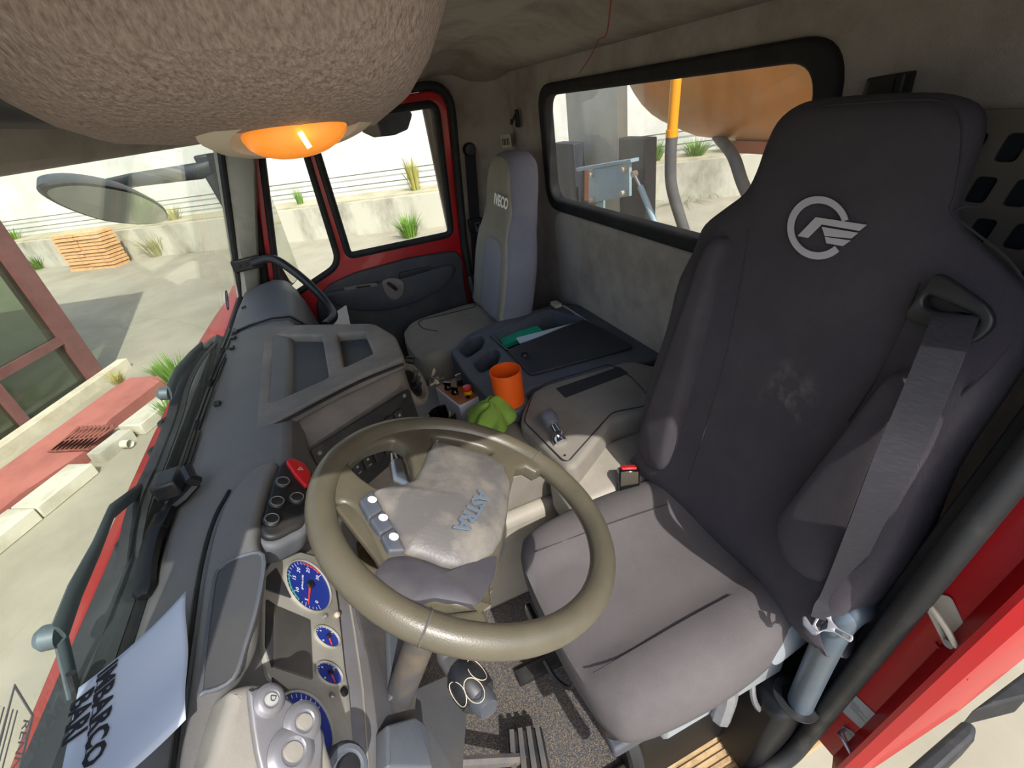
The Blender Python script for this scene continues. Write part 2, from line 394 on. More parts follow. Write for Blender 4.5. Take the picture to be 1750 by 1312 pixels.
# ceiling
def ceil_z(x, y):
    s = (y - 1.42) / 1.27
    zx = .105 + .11 * sm(1.0 - x, 0.0, .34) - .016 * math.exp(-((x - .62) / .05) ** 2) + .012 * math.exp(-((x - .78) / .04) ** 2)
    return zx - .085 * sm(abs(s), .78, 1.0) * (zx / .2) - .01
S(MB().grid(lambda a, b: (-.33 + a * 1.35, .14 + b * 2.56, ceil_z(-.33 + a * 1.35, .14 + b * 2.56)), 54, 40), 'ceiling', 'headliner', 'stained fabric headliner of the cab', 'ceiling', solid=.012)
# roof skin above so that no daylight leaks in
S(MB().box((-.36, .10, .225), (1.06, 2.74, .25)), 'trim_1', 'red_body', 'red roof skin above the headliner', 'roof')
S(MB().prism([(-.33, .12, -.0), (-.262, .12, -.0), (-.20, .12, .21), (-.36, .12, .21)], (0, 2.58, 0)), 'trim_2', 'beige_trim', 'beige header trim above the windscreen', 'trim', bevel=.01)
# driver side header and B pillar jamb (door opening)
S(MB().prism([(-.35, .06, .132), (-.35, .19, .112), (-.35, .19, .23), (-.35, .06, .23)], (1.33, 0, 0)).prism([(.50, .075, .14), (.80, .075, .14), (.80, .075, -.12), (.735, .075, -.10), (.69, .075, .03), (.61, .075, .10)], (0, .05, 0)), 'trim_3', 'red_body', 'red door header above the driver opening', 'trim', bevel=.01)  # out of view; header edge and added corner gusset are shaped for their shadow
ys = lambda z: .168 + .0956 * (-.42 - z)
kz = lambda z: 1 + .14 * sm(z, -.72, -.25)
rings = []
for z in (.10, -.1, -.25, -.36, -.48, -.60, -.72, -.86, -1.05, -1.2, -1.33):
    y = ys(z)
    rings.append([V((.70, y + .03, z)), V((.662, y + .012, z)), V((.662, y - .045, z)), V((.645, y - .056, z)), V((.632, y - .064, z)), V((.632, y - .072, z)), V((.645, y - .088, z)), V((.68, y - .094, z)), V((.98, y - .10, z)), V((.98, y - .06, z))])
    rings[-1] = [p * kz(z) for p in rings[-1]]
jamb = S(MB().loft(rings), 'wall_door_jamb', 'red_body', 'glossy red door jamb beside the driver seat', 'wall', ang=30)
MB().prism([(.658, .165, -.80), (.6615, .165, -.80), (.6615, .165, -.803), (.658, .165, -.803)], (0, -.05, -.018)).build('panel_seam', 'red_dark', jamb)
JP = plane((.6615, 0, 0), (-1, 0, 0))
f = Fr((.6615, 0, 0), (0, -1, 0), n=(-1, 0, 0))
st = MB().plate(f, [loc(f, JP, [(1461, 1186), (1512, 1234), (1488, 1259), (1439, 1214)])], .0012, 0).build('type_plate', 'label_grey', jamb, label='grey printed type plate')
tx = MB()
tf = pfr(plane((.660, 0, 0), (-1, 0, 0)), (1456, 1196), (1500, 1238))
for i in range(6): tx.fbox(tf, .0, .016 + .008 * ((i * 7) % 3), -.003 - i * .0045, -.0022 - i * .0045, 0, .0004)
tx.build('printed_lines', 'symbol_grey', st)
# black rubber seal round the driver opening
sp_ = [V((.635, ys(z) + .004, z)) * kz(z) for z in (.08, -.1, -.25, -.36, -.48, -.6, -.72, -.86, -1.05, -1.2, -1.3)] + [V((.60, ys(-1.36), -1.37)), V((.53, ys(-1.4) + .003, -1.41)), V((.40, ys(-1.4) + .003, -1.42)), V((-.40, ys(-1.4) + .003, -1.42))]
S(MB().tube(bz(sp_, 8), .019, 12), 'trim_4', 'rubber_dust', 'black rubber door seal along the driver opening', 'seal')
S(MB().tube(bz([V((.672, ys(z) + .028, z)) * kz(z) for z in (.08, -.1, -.25, -.36, -.48, -.6, -.72, -.9, -1.2, -1.38)], 6), .016, 8), 'trim_5', 'rubber', 'inner black edge trim behind the door seal', 'trim')
# strikers
def striker(px, py, k, label, mat):
    o = aP((px, py), plane((.64, 0, 0), (1, 0, 0))); o.x = .662
    t = thing('door_striker', label, 'striker', o, 'door strikers')
    d = V((0, -.66, -.75)); p0 = o + d * -.028 * k; p1 = o + d * .028 * k; s_ = V((-1, 0, 0)); w = V((0, .7, -.62)) * .014 * k
    MB().tube(bz([p0 + w, p0 + w + s_ * .018, p0 + s_ * .024 - w * .2, o + s_ * .026 - w, p1 + s_ * .022 - w, p1 - w], 6), .0042 * k, 8).build('loop', mat, t)
    MB().tube([p0 + w, p0 + w + s_ * .012, p1 + w * .7 + s_ * .014, p1 + w * .6], .004 * k, 8).build('guide_bar', mat, t)
    MB().lathe(p1 - s_ * 0, s_, [(.0085 * k, 0), (.0085 * k, .004), (.005 * k, .006), (.005 * k, .02), (.007 * k, .022), (0, .0225)], 14).build('bolt', 'steel_dull', t)
    MB().plate(Fr(o, (0, -.66, -.75), n=(-1, 0, 0)), [rp([(-.038 * k, -.02 * k), (.038 * k, -.02 * k), (.038 * k, .02 * k), (-.038 * k, .02 * k)], .008)], .002, 0).build('base_plate', mat, t)
striker(1604, 1068, 1.0, 'grease-stained door striker loop on the red jamb beside the grab tube', 'lamp_bezel')
striker(1446, 1276, .72, 'small red-tinted lower striker on the jamb below the type plate', 'steel_dull')

# windscreen, passenger A pillar, front scuttle
WP = plane((-.475, 0, -.625), (.655, 0, -.185))
def ws(y, s, off=0.0):
    b = -.03 * (1 - ((y - 1.42) / 1.2) ** 2)
    return V((-.475 + .185 * s + b * (1 - .5 * s) * .0 + off * -.96, y, -.625 + .655 * s + off * .27))
wsn = S(MB().plate(Fr(ws(0, 0), (0, -1, 0), ws(0, 1) - ws(0, 0)), [rp([(-2.50, -.02), (-.16, -.02), (-.20, .70), (-2.46, .70)], .05)], .006), 'window_2', 'windscreen', 'large clear windscreen of the truck', 'window')
MB().tube([ws(.14, -.015), ws(2.5, -.015)], .016, 8).build('lower_gasket', 'rubber', wsn)
MB().tube([ws(2.44, -.01), ws(2.425, .5), ws(2.42, 1.03)], .014, 8).build('side_gasket', 'rubber', wsn)
S(MB().loft([[V((-.50 + .178 * s, 2.43, -.66 + .68 * s)), V((-.455 + .178 * s, 2.425, -.66 + .68 * s)), V((-.415 + .244 * s, 2.47, -.66 + .68 * s)), V((-.40 + .244 * s, 2.60, -.66 + .68 * s)), V((-.50 + .178 * s, 2.60, -.66 + .68 * s))] for s in (-.6, 0, .5, 1.08)]), 'wall_pillar_right', 'pillar_grey', 'grey plastic windscreen pillar beside the passenger door', 'pillar')
S(MB().loft([[V((-.50 + .178 * s, .30, -.66 + .68 * s)), V((-.455 + .178 * s, .30, -.66 + .68 * s)), V((-.40 + .178 * s, .22, -.66 + .68 * s)), V((-.40 + .178 * s, .12, -.66 + .68 * s)), V((-.50 + .178 * s, .12, -.66 + .68 * s))] for s in (-1, 0, .5, 1.08)]), 'wall_pillar_left', 'pillar_grey', 'windscreen pillar beside the driver opening', 'pillar')
sc_ = S(MB().loft([[V((-.49, y, -.66)), V((-.50, y, -.635)), V((-.55, y, -.64)), V((-.66 + .05 * abs((y - 1.42) / 1.25) ** 3, y, -.70)), V((-.70 + .07 * abs((y - 1.42) / 1.25) ** 3, y, -.80)), V((-.70 + .07 * abs((y - 1.42) / 1.25) ** 3, y, -1.9)), V((-.49, y, -1.9))] for y in (.10, .3, .6, 1.0, 1.42, 1.8, 2.2, 2.5, 2.74)]), 'wall_front', 'red_body', 'red front panel of the truck below the windscreen', 'wall', ang=60)
MB().loft([[V((-.482, y, -.618)), V((-.500, y, -.600)), V((-.56, y, -.622)), V((-.57, y, -.640)), V((-.49, y, -.650))] for y in (.16, .6, 1.1, 1.6, 1.9)]).build('cowl_strip', 'frit', sc_, label='dark weathered cowl strip')
# firewall and lower front
S(MB().box((-.52, .14, -1.9), (-.44, 2.66, -.66)), 'wall_firewall', 'black_plastic', 'dark firewall under the dashboard', 'wall')

# ------------------------------------------------------------------ passenger door
DY = 2.55
DF = Fr((0, DY, 0), (1, 0, 0), (0, 0, 1))          # n points to the driver (-y)
door = thing('door_1', 'red-framed passenger door with dark plastic lining', 'door', (.15, DY + .03, -1.40), kind='structure')
oo = rp([(-.185, .065), (.715, .065), (.640, -.66), (.628, -1.40), (-.42, -1.40), (-.40, -.80)], [.05, .11, .05, .05, .05, .1], 7)
w1 = rp([(.058, .012), (.652, .012), (.600, -.597), (.050, -.585)], [.03, .05, .04, .03], 6)
w2 = rp([(-.150, .012), (.012, .012), (-.005, -.615), (-.335, -.735), (-.335, -.70)], [.03, .03, .07, .02, .02], 6)
MB().plate(DF, [oo, w1, w2], .05, .008, 2, c0=-.05).build('frame', 'red_paint', door, ang=50)
def loop3(o, c): return [DF.P(a, b, c) for a, b in o]
MB().tube(loop3(rp([(-.20, .085), (.735, .085), (.66, -.66), (.645, -1.42), (-.44, -1.42), (-.415, -.80)], [.06, .125, .06, .05, .05, .1], 7), .004), .02, 8, closed=True).build('door_seal', 'rubber', door)
g1 = MB().tube(loop3(w1, -.002), .018, 8, closed=True).build('window_gasket', 'rubber', door)
g2 = MB().tube(loop3(w2, -.002), .016, 8, closed=True).build('window_gasket', 'rubber', door)
MB().plate(DF, [w1], .004, c0=-.03).build('main_pane', 'door_glass', door)
MB().plate(DF, [w2], .004, c0=-.03).build('quarter_pane', 'door_glass', door)
# lining: upper dark panel with pocket, handle bowl, arm rest, lower panel
DPl = plane((0, DY - .02, 0), (0, -1, 0))
def dl(pts): return [DF.L(aP(p, DPl)) for p in pts]
lin_ = MB().plate(DF, [rp(dl([(560, 487), (606, 466), (700, 440), (778, 428), (790, 440), (793, 480), (800, 520), (790, 640), (560, 640), (540, 520)]), .03, 5)], .03, .012, 3, c0=.0).build('lining', 'door_plastic', door, ang=50)
MB().pillow(Fr(DF.P(0, 0, .03), DF.u, n=DF.n), cr(dl([(560, 500), (610, 488), (650, 480), (668, 505), (685, 470), (720, 462), (770, 450), (775, 470), (740, 500), (680, 525), (620, 530), (575, 520)]), 4), [(1, 0), (.97, .012), (.9, .018), (.5, .018), (0, .018)]).build('arm_rest', 'dark_plastic', lin_)
MB().plate(Fr(DF.P(0, 0, .045), DF.u, n=DF.n), [cr(dl([(652, 478), (672, 472), (688, 480), (686, 500), (672, 509), (658, 500)]), 5)], .012, .004, 2).build('handle_bowl', 'dash_dusty', lin_)
bo = aP((672, 490), plane((0, DY - .085, 0), (0, 1, 0)))
MB().tube([bo + V((-.02, .02, .02)), bo + V((0, -.004, 0)), bo + V((.012, .005, -.02))], .009, 8).build('handle', 'rubber_dust', lin_)
MB().plate(Fr(DF.P(0, 0, .04), DF.u, n=DF.n), [rp(dl([(680, 464), (735, 452), (733, 460), (682, 474)]), .01)], .012, .003).build('pull_recess', 'black_plastic', lin_)
MB().plate(Fr(DF.P(0, 0, .046), DF.u, n=DF.n), [rp(dl([(585, 488), (640, 480), (646, 486), (590, 494)]), .01)], .006, .002).build('switch_strip', 'dash_dusty', lin_)
MB().plate(Fr(DF.P(0, 0, .051), DF.u, n=DF.n), [rp(dl([(607, 487), (632, 484), (632, 487), (608, 490)]), .003)], .004).build('switch', 'black', lin_)

# ------------------------------------------------------------------ overhead console with dome lamp
sec = [aY(px, py, .45) for px, py in [(-60, 60), (0, 145), (60, 190), (130, 225), (200, 246), (300, 248), (400, 244), (520, 234), (640, 214), (690, 172), (722, 115), (745, 40), (765, -60)]]
sec = [(p.x, p.z) for p in sec]
sec = [(sec[0][0] - .02, .195)] + sec + [(sec[-1][0] + .02, .195)]
cx_ = -.01; cz_ = .12
ring = []
for y, s in ((.300, .05), (.302, .45), (.312, .66), (.335, .82), (.37, .92), (.41, .975), (.45, 1.0), (.75, 1.0), (1.1, .98), (1.22, .9), (1.25, .6), (1.26, .1)):
    ring.append([V((cx_ + (x - cx_) * s, y, cz_ + (z - cz_) * s)) for x, z in sec])
ohc = thing('overhead_console', 'bulky felt-covered overhead console above the dashboard', 'console', (0, .7, .0))
MB().loft(ring).build('shell', 'overhead_felt', ohc, ang=80)
lo_ = aY(502, 214, .405)
lamp = thing('dome_lamp', 'glowing orange dome lamp under the overhead console', 'lamp', lo_)
ax = V((0.03, -.40, -1)).normalized(); lr = V((1, 0, .03))
MB().lathe(lo_ - ax * .004, ax, [(.062, -.014), (.062, .003), (.056, .008), (.044, .010), (.040, .007), (0, .007)], 40, ref=lr, sx=.75).build('bezel', 'lamp_bezel', lamp)
MB().lathe(lo_, ax, [(.0365, 0), (.036, .004), (.034, .009), (.029, .0135), (.021, .017), (.011, .019), (0, .0195)], 32, ref=lr, sx=.66).build('lens', 'lamp_orange', lamp)
q = lo_ + ax * .009 + V((.002, -.0235, .004)); MB().tube([q, q + V((.003, -.0005, -.010))], .0018, 6).build('bulb_glow', 'lamp_bulb', lamp)
q = lo_ + V((-.002, -.036, .012)); MB().box(q + V((-.010, -.002, -.002)), q + V((.008, .002, .001))).build('catch_slot', 'black_plastic', lamp)
# sun visor rolled up left of the console
vb = MB().tube([(-.235, .33, .065), (-.235, .95, .065)], .03, 12, flat=1.0)
vb.build('sun_visor', 'black_plastic', label='dark rolled sun visor above the windscreen header', cat='visor')

MB().tube(bz([aX(x, y, .984) for x, y in [(835, 127), (900, 109), (1000, 80), (1140, 39), (1290, -4)]], 5), .0028, 6).build('top_seam', 'rubber', rw)
# thin red wire hanging from the headliner
wp = [aX(1046, -20, .74), aX(1040, 40, .75), aX(1034, 62, .77), aX(1022, 70, .80), aX(1010, 95, .86), aX(990, 125, .92)]
MB().tube(bz([(p.x, p.y, p.z) for p in wp], 6), .0016, 6).build('hanging_wire', 'red_wire', label='thin red wire hanging from the headliner', cat='wire')
# hooks, sticker, grille on the rear wall
h = aX(886, 203, .985)
t = thing('coat_hook', 'small black coat hook between passenger belt and rear window', 'hook', h, 'coat hooks')
MB().plate(Fr(h, (0, -1, 0), n=(-1, 0, 0)), [rp([(-.022, -.035), (.02, -.035), (.014, .04), (-.012, .04)], .01)], .012, .003, c0=-.0).build('base', 'black_plastic', t)
MB().tube(bz([h + V((-.012, 0, .02)), h + V((-.03, .003, -.005)), h + V((-.038, .004, -.018)), h + V((-.035, .004, .004))], 4), .006, 8).build('hook', 'black_plastic', t)
h = aX(1528, 141, .985)
t = thing('wall_bracket', 'dark rectangular bracket on the wall above the driver headrest', 'bracket', h)
MB().plate(Fr(h, (0, -1, 0), n=(-1, 0, 0)), [rp([(-.035, -.022), (.035, -.02), (.035, .016), (-.03, .012)], .004)], .03, .004).build('block', 'black_plastic', t)
MB().plate(Fr(h + V((-.03, 0, 0)), (0, -1, 0), n=(-1, 0, 0)), [rp([(-.022, -.014), (.022, -.012), (.022, .008), (-.02, .006)], .003)], .004).build('slot', 'black', t)
h = aY(865, 241, 2.46)
t = thing('vent_sticker', 'small white barcode sticker above the passenger headrest', 'sticker', h)
fs = Fr(h, (.6, -.8, 0), n=(-.8, -.6, 0)); MB().plate(fs, [rp([(-.03, -.03), (.03, -.03), (.03, .03), (-.03, .03)], .004)], .002, 0).build('base', 'lamp_bezel', t)
b_ = MB()
for i in range(5): b_.fbox(fs, -.022 + i * .009, -.018 + i * .009 + (i % 2) * .002, -.018, .012, .002, .003)
b_.build('bars', 'black', t)
gf = Fr((.985, 0, 0), (0, -1, 0), (0, 0, 1))
holes = []
for r in range(5):
    for c in range(6):
        a = -.50 + c * .052 + (r % 2) * -.02; b = -.172 - r * .062
        holes.append(rp([(a - .019, b - .02), (a + .010, b - .02), (a + .019, b + .02), (a - .010, b + .02)], .008, 3))
gr = thing('vent_grille', 'slotted beige vent grille behind the driver headrest', 'grille', (.985, .38, -.45))
MB().plate(gf, [rp([(-.56, -.47), (-.20, -.47), (-.20, -.12), (-.56, -.12)], .01)] + holes, .006, .001, 1).build('panel', 'grille_grey', gr, ang=50)
MB().plate(Fr((.996, 0, 0), (0, -1, 0), (0, 0, 1)), [[(-.55, -.46), (-.21, -.46), (-.21, -.13), (-.55, -.13)]], .002).build('backing', 'recess', gr)

# ================================================================== OUTSIDE
S(MB().grid(lambda a, b: (-45 + 90 * a, -30 + 80 * b, GND), 2, 2), 'ground', 'concrete', 'pale concrete yard in bright sun', 'ground')
WF = Fr((3.07, 12.64, GND), (.848, -.529, 0), (0, 0, 1))     # wall line, n towards the truck
S(MB().fbox(WF, -40, 40, 0, .86, -1.2, 0), 'wall_yard_low', 'low_wall', 'weathered low concrete retaining wall across the yard', 'wall')
S(MB().fbox(WF, -40, 40, 0, 9.0, -1.7, -1.2), 'wall_yard_high', 'white_wall', 'tall whitewashed wall rising behind the low wall', 'wall')
S(MB().fbox(WF, -40, 40, .86, .90, -1.2, -.18), 'ground_ledge', 'earth', 'earth ledge on top of the low retaining wall', 'ledge')
for i, b in enumerate((1.44, 1.16)):
    MB().tube([WF.P(-40 + 8 * k, b - .006 * k, -1.1) for k in range(11)], .013, 6).build('fence_wire', 'wire', label=('upper' if i == 0 else 'lower') + ' of the two cables strung along the white wall', cat='cable', group='cables along the wall')
def clump(name, o, h, w, n, mat, label, cat='weed', dens=1.0, group='weeds around the yard', parent=None):
    mb = MB(); o = Vector(o)
    for i in range(int(n * 1.7)):
        a = random.uniform(0, 6.283); r = w * .5 * math.sqrt(random.random()); b = o + V((math.cos(a) * r * .5, math.sin(a) * r * .5, 0))
        hh = h * random.uniform(.45, 1.0); d = V((math.cos(a), math.sin(a), 0)) * (r * random.uniform(.5, 1.2)); s_ = V((-math.sin(a), math.cos(a), 0)) * (h * random.uniform(.008, .02))
        p = [b, b + d * .35 + V((0, 0, hh * .55)), b + d + V((0, 0, hh))]
        mb.add([p[0] - s_, p[0] + s_, p[1] + s_ * 1.3, p[1] - s_ * 1.3, p[2]], [(0, 1, 2, 3), (3, 2, 4)])
    return mb.build(name, mat, label=label, cat=cat, group=group)
clump('grass_tuft', WF.P(-.95, 0, .8), .62, .7, 130, 'leaf', 'bright green tuft at the foot of the low wall seen through the passenger window')
for px, py, h, w, n, m, lb in [(512, 343, .5, .3, 40, 'leaf', 'thin green weed on the wall ledge in the quarter window'),
                               (712, 330, .95, .5, 40, 'leaf_dry', 'tall thin weed on the ledge above the bright green tuft'),
                               (300, 378, .5, .9, 60, 'leaf_dry', 'low weeds on the ledge behind the front mirror'),
                               (240, 375, .4, .6, 40, 'leaf', 'green sprigs on the ledge left of the windscreen pillar'),
                               (1115, 284, .5, 1.3, 160, 'leaf', 'green bush on the ledge seen behind the yellow pipe'),
                               (1188, 280, .42, 1.0, 120, 'leaf', 'low green bush on the ledge right of the black hose'),
                               (1252, 270, .55, 1.1, 140, 'leaf', 'green bush on the ledge nearest the driver headrest'),
                               (25, 408, .4, .7, 60, 'leaf', 'green weeds on the ledge above the brown window frame')]:
    q = aP((px, py), plane(WF.P(0, 0, -.6), WF.n)); clump('ledge_weed', V((q.x, q.y, GND + .89)), h, min(w, .75), n, m, lb)
for px, py, h, w, n, m, lb in [(275, 435, .75, 1.2, 140, 'leaf_dry', 'dry shrub at the wall foot beside the stacked boards'),
                               (70, 458, .5, 1.0, 110, 'leaf', 'green grass patch at the wall foot left of the stacked boards'),
                               (1165, 338, .25, 2.4, 120, 'leaf', 'grass strip at the wall foot in the rear window')]:
    q = aZ(px, py, GND); clump('wall_foot_weed', q, h, w, n, m, lb)
# stack of clay boards
st_o = WF.P(-11.2, 0, .75)
stk = thing('board_stack', 'stack of tan clay boards against the low wall', 'stack', st_o)
for r in range(11):
    for c in range(2):
        j = random.uniform(-.02, .02); f_ = Fr(WF.P(-12.05 + j + c * .86, r * .098, .35), WF.u, (0, 0, 1))
        MB().fbox(f_, 0, .83, 0, .078, 0, .55 + random.uniform(-.03, .03)).build('board', 'clay', stk)
# shop front in front of the truck
Pc = aZ(182, 648, GND); BF = Fr(Pc, (.359, .934, 0), (0, 0, 1))
bld = thing('shop_building', 'building with brown-framed glazing in front of the truck', 'building', Pc + V((-2, -3, 0)))
MB().fbox(BF, -.21, .05, 0, 5.6, -.20, .0).build('corner_post', 'frame_brown', bld)
MB().fbox(BF, .052, .09, 0, 5.6, -.17, -.04).build('corner_post', 'frame_brown', bld)
for a0 in (-1.31, -2.45, -3.6, -4.8): MB().fbox(BF, a0, a0 + .11, .06, 5.4, -.12, -.01).build('mullion', 'frame_brown', bld)
for b0, b1 in ((0.0, .09), (.70, .81), (2.6, 2.72)): MB().fbox(BF, -6.2, -.2, b0, b1, -.11, -.015).build('rail', 'frame_brown', bld)
for a0, a1 in ((-1.20, -.21), (-2.34, -1.31), (-3.49, -2.45), (-4.69, -3.6)):
    for b0, b1 in ((.09, .70), (.81, 2.6)): MB().fbox(BF, a0, a1, b0, b1, -.075, -.065).build('pane', 'shop_glass', bld)
MB().fbox(BF, -6.2, .05, -.02, .02, -3.6, -.12).build('inside_floor', 'concrete', bld)
MB().fbox(BF, -6.2, .05, .0, 5.6, -3.8, -3.6).build('back_wall', 'shop_dark', bld)
MB().fbox(BF, -6.2, .05, 2.72, 5.6, -3.6, -.05).build('upper_storey', 'roof_plaster', bld)
MB().fbox(BF, -.9, -.55, .02, .45, -1.6, -1.2).build('inside_plant_box', 'earth', bld)
clump('indoor_plant', BF.P(-.7, .45, -1.4), .5, .6, 40, 'leaf_dry', 'potted plant dimly seen behind the lower shop pane', 'plant', group='plants')
ZK = GND + .14
def gp(pts, z): return [aZ(x, y, z) for x, y in pts]
S(MB().fbox(BF, -6.2, .35, -.02, .15, 0, .16), 'trim_6', 'sill_white', 'white sill strip along the foot of the shop front', 'sill', bevel=.01)
pv = gp([(0, 800), (190, 663), (222, 644), (286, 640), (186, 716), (147, 768), (31, 844)], ZK)
g_ = (V((-.359, -.934, 0)))
pvp = [pv[0] + g_ * 2.2, pv[0], pv[1], pv[2], pv[3], pv[4], pv[5], pv[6], pv[6] + g_ * 2.2]
S(MB().prism([p + V((0, 0, -.01)) for p in pvp], (0, 0, -.13)), 'ground_pavement', 'pave_red', 'red painted pavement in front of the shop', 'pavement')
# kerb stones
k0 = aZ(82, 850, ZK); k1 = aZ(291, 685, ZK); kd = (k1 - k0); kl = kd.length; kd.normalize(); kn = V((-kd.y, kd.x, 0))
kb = thing('kerb', 'row of pale kerb stones between yard and red pavement', 'kerb', k0 + kd * kl / 2 + V((0, 0, -.14)), kind='structure')
KF = Fr((k0.x, k0.y, GND), kd, (0, 0, 1)); s_ = 1 if KF.n.dot(V((1, -1, 0))) > 0 else -1
x = -2.6
while x < kl + .2:
    L_ = .62
    if not (kl * .42 < x + L_ / 2 < kl * .66): MB().fbox(KF, x, x + L_ - .015, 0, .14 + random.uniform(-.006, .006), -.30 * s_, 0).build('kerb_stone', 'kerb', kb, bevel=.012)
    x += L_
MB().fbox(KF, kl * .40, kl * .66, 0, .13, -.24 * s_, -.07 * s_).build('kerb_drain', 'low_wall', kb)
pc = KF.P(kl * .55, .06, -.06 * s_); MB().tube([pc, pc + KF.n * s_ * .10], .045, 14, cap=False).build('drain_pipe', 'kerb', kb)
gq = gp([(82, 773), (137, 735), (197, 725), (152, 770)], ZK + .004); gu = (gq[3] - gq[0]); gv = (gq[1] - gq[0])
grt = thing('drain_grate', 'rusty red drain grate set in the pavement', 'grate', sum(gq, V((0, 0, 0))) / 4)
for i in range(9): q = gq[0] + gu * (i / 9); MB().prism([q, q + gu * .055, q + gu * .055 + (gq[2] - gq[3]) * 1, q + gv], (0, 0, .012)).build('bar', 'grate', grt)
for t_ in (0, .47, .95): MB().prism([gq[0] + gv * t_, gq[3] + (gq[2] - gq[3]) * t_, gq[3] + (gq[2] - gq[3]) * (t_ + .05), gq[0] + gv * (t_ + .05)], (0, 0, .014)).build('cross_bar', 'grate', grt)
for px, py, h, w, n, m, lb in [(315, 668, .55, .4, 90, 'leaf', 'leafy green plant growing at the kerb end by the wiper'), (290, 712, .30, .25, 60, 'leaf', 'green plant in front of the kerb under the wiper'),
                               (205, 655, .22, .3, 50, 'leaf_dry', 'dry tuft at the corner of the brown frame'), (272, 640, .2, .3, 50, 'leaf', 'small tuft on the pavement end'), (222, 748, .12, .35, 50, 'leaf_dry', 'dry grass in the kerb drain'), (30, 800, .1, .4, 40, 'leaf_dry', 'dry weeds along the white sill')]:
    clump('kerb_weed', aZ(px, py, GND + (.0 if py > 690 else .1)), h, w, n, m, lb)
# ------------------------------------------------------------------ behind the cab
tank = MB(); rg = []
for y, s in ((.2, 1), (2.60, 1), (3.0, .97), (3.3, .88), (3.5, .74), (3.63, .52), (3.68, .28), (3.69, .02)):
    rg.append([V((2.85 + .8 * s * math.cos(2 * math.pi * j / 40), y, .30 + .8 * s * math.sin(2 * math.pi * j / 40))) for j in range(40)])
tk = thing('tank', 'large orange tank mounted behind the cab', 'tank', (2.75, 2, -.5))
tank.loft(rg).build('body', 'tank_orange', tk, ang=60)
MB().prism([(2.55, 1.55, -.45), (2.95, 1.55, -.45), (2.85, 1.55, -1.6), (2.65, 1.55, -1.6)], (0, .10, 0)).build('leg', 'rust_orange', tk)
MB().prism([(2.55, 2.6, -.45), (2.95, 2.6, -.45), (2.95, 2.6, -.52), (2.55, 2.6, -.52)], (0, -1.2, 0)).build('saddle', 'rust_orange', tk)
pp = thing('feed_pipe', 'yellow pipe continuing into a black hose behind the rear window', 'pipe', aX(1165, 385, 1.75))
a_ = aX(1163, 40, 1.75); b_ = aX(1148, 232, 1.75)
MB().tube([a_, b_], .026, 12).build('pipe', 'pipe_yellow', pp)
MB().tube([b_ + (a_ - b_) * .06, b_ + (a_ - b_) * -.01], .031, 12).build('collar', 'pipe_yellow', pp)
MB().tube(bz([b_, aX(1146, 270, 1.75), aX(1148, 320, 1.76), aX(1165, 380, 1.80), aX(1185, 440, 1.85)], 6), .030, 12).build('hose', 'hose', pp)
MB().tube(bz([aX(1226, 233, 2.6), aX(1252, 265, 2.35), aX(1268, 310, 2.32), aX(1285, 350, 2.35), aX(1300, 400, 2.4)], 6), .035, 10).build('drain_hose', 'hose', label='black hose hanging under the orange tank beside the driver headrest', cat='hose')
ms = thing('crane_mast', 'pale grey mast column seen at the left of the rear window', 'mast', aX(1010, 300, 2.05))
q0 = aX(960, 60, 2.05); q1 = aX(1057, 300, 2.05)
MB().box((2.05, max(q1.y, 3.06), q1.z - .5), (2.13, q0.y, .6)).build('column', 'mast_grey', ms)
for i, (pa, pb, xx, lb) in enumerate([((946, 244), (986, 350), 1.86, 'dark steel post at the left edge of the rear window'), ((1057, 236), (1101, 400), 1.98, 'dark steel post behind the pale blue bracket')]):
    a_ = aX(*pa, xx); b_ = aX(*pb, xx); MB().box((xx, b_.y, b_.z - .5), (xx + .09, a_.y, a_.z)).build('steel_post', 'post_black', label=lb, cat='post', group='steel posts', bevel=.006)
bx = 1.80; br = thing('mount_bracket', 'pale blue bolted steel bracket behind the rear window', 'bracket', aX(1050, 345, bx))
bf = Fr((bx, 0, 0), (0, -1, 0), n=(-1, 0, 0)); BPl = plane((bx, 0, 0), (1, 0, 0))
MB().plate(bf, [loc(bf, BPl, [(1010, 290), (1080, 274), (1080, 334), (1010, 346)])], .02, .003).build('plate', 'bracket_blue', br)
MB().plate(bf, [loc(bf, BPl, [(990, 286), (1085, 270), (1085, 276), (992, 292)])], .06, .003, c0=-.03).build('flange', 'bracket_blue', br)
MB().plate(bf, [loc(bf, BPl, [(1018, 344), (1030, 342), (1030, 380), (1018, 380)])], .015, c0=-.02).build('rib', 'bracket_blue', br)
for p in [(1017, 297), (1073, 288), (1017, 340), (1071, 328)]:
    MB().lathe(aP(p, BPl) + V((-.02, 0, 0)), (-1, 0, 0), [(.02, 0), (.02, .006), (.014, .008), (.014, .024), (0, .026)], 8).build('bolt', 'lamp_bezel', br)
MB().plate(bf, [loc(bf, BPl, [(985, 290), (992, 290), (992, 346), (985, 346)])], .03, c0=-.10).build('side_strip', 'rust_orange', br)
gs = thing('gas_strut', 'blue-grey gas strut leaning beside the bracket', 'strut', aX(1122, 390, 1.72))
a_ = aX(1084, 297, 1.72); b_ = aX(1094, 318, 1.72); c_ = aX(1124, 392, 1.72)
MB().tube([b_, c_], .017, 12).build('cylinder', 'bracket_blue', gs)
MB().tube([a_, b_], .009, 8).build('rod', 'steel', gs)
MB().lathe(a_ + V((-.015, 0, 0)), (1, 0, 0), [(.018, 0), (.018, .03)], 12).build('eye', 'lamp_bezel', gs)
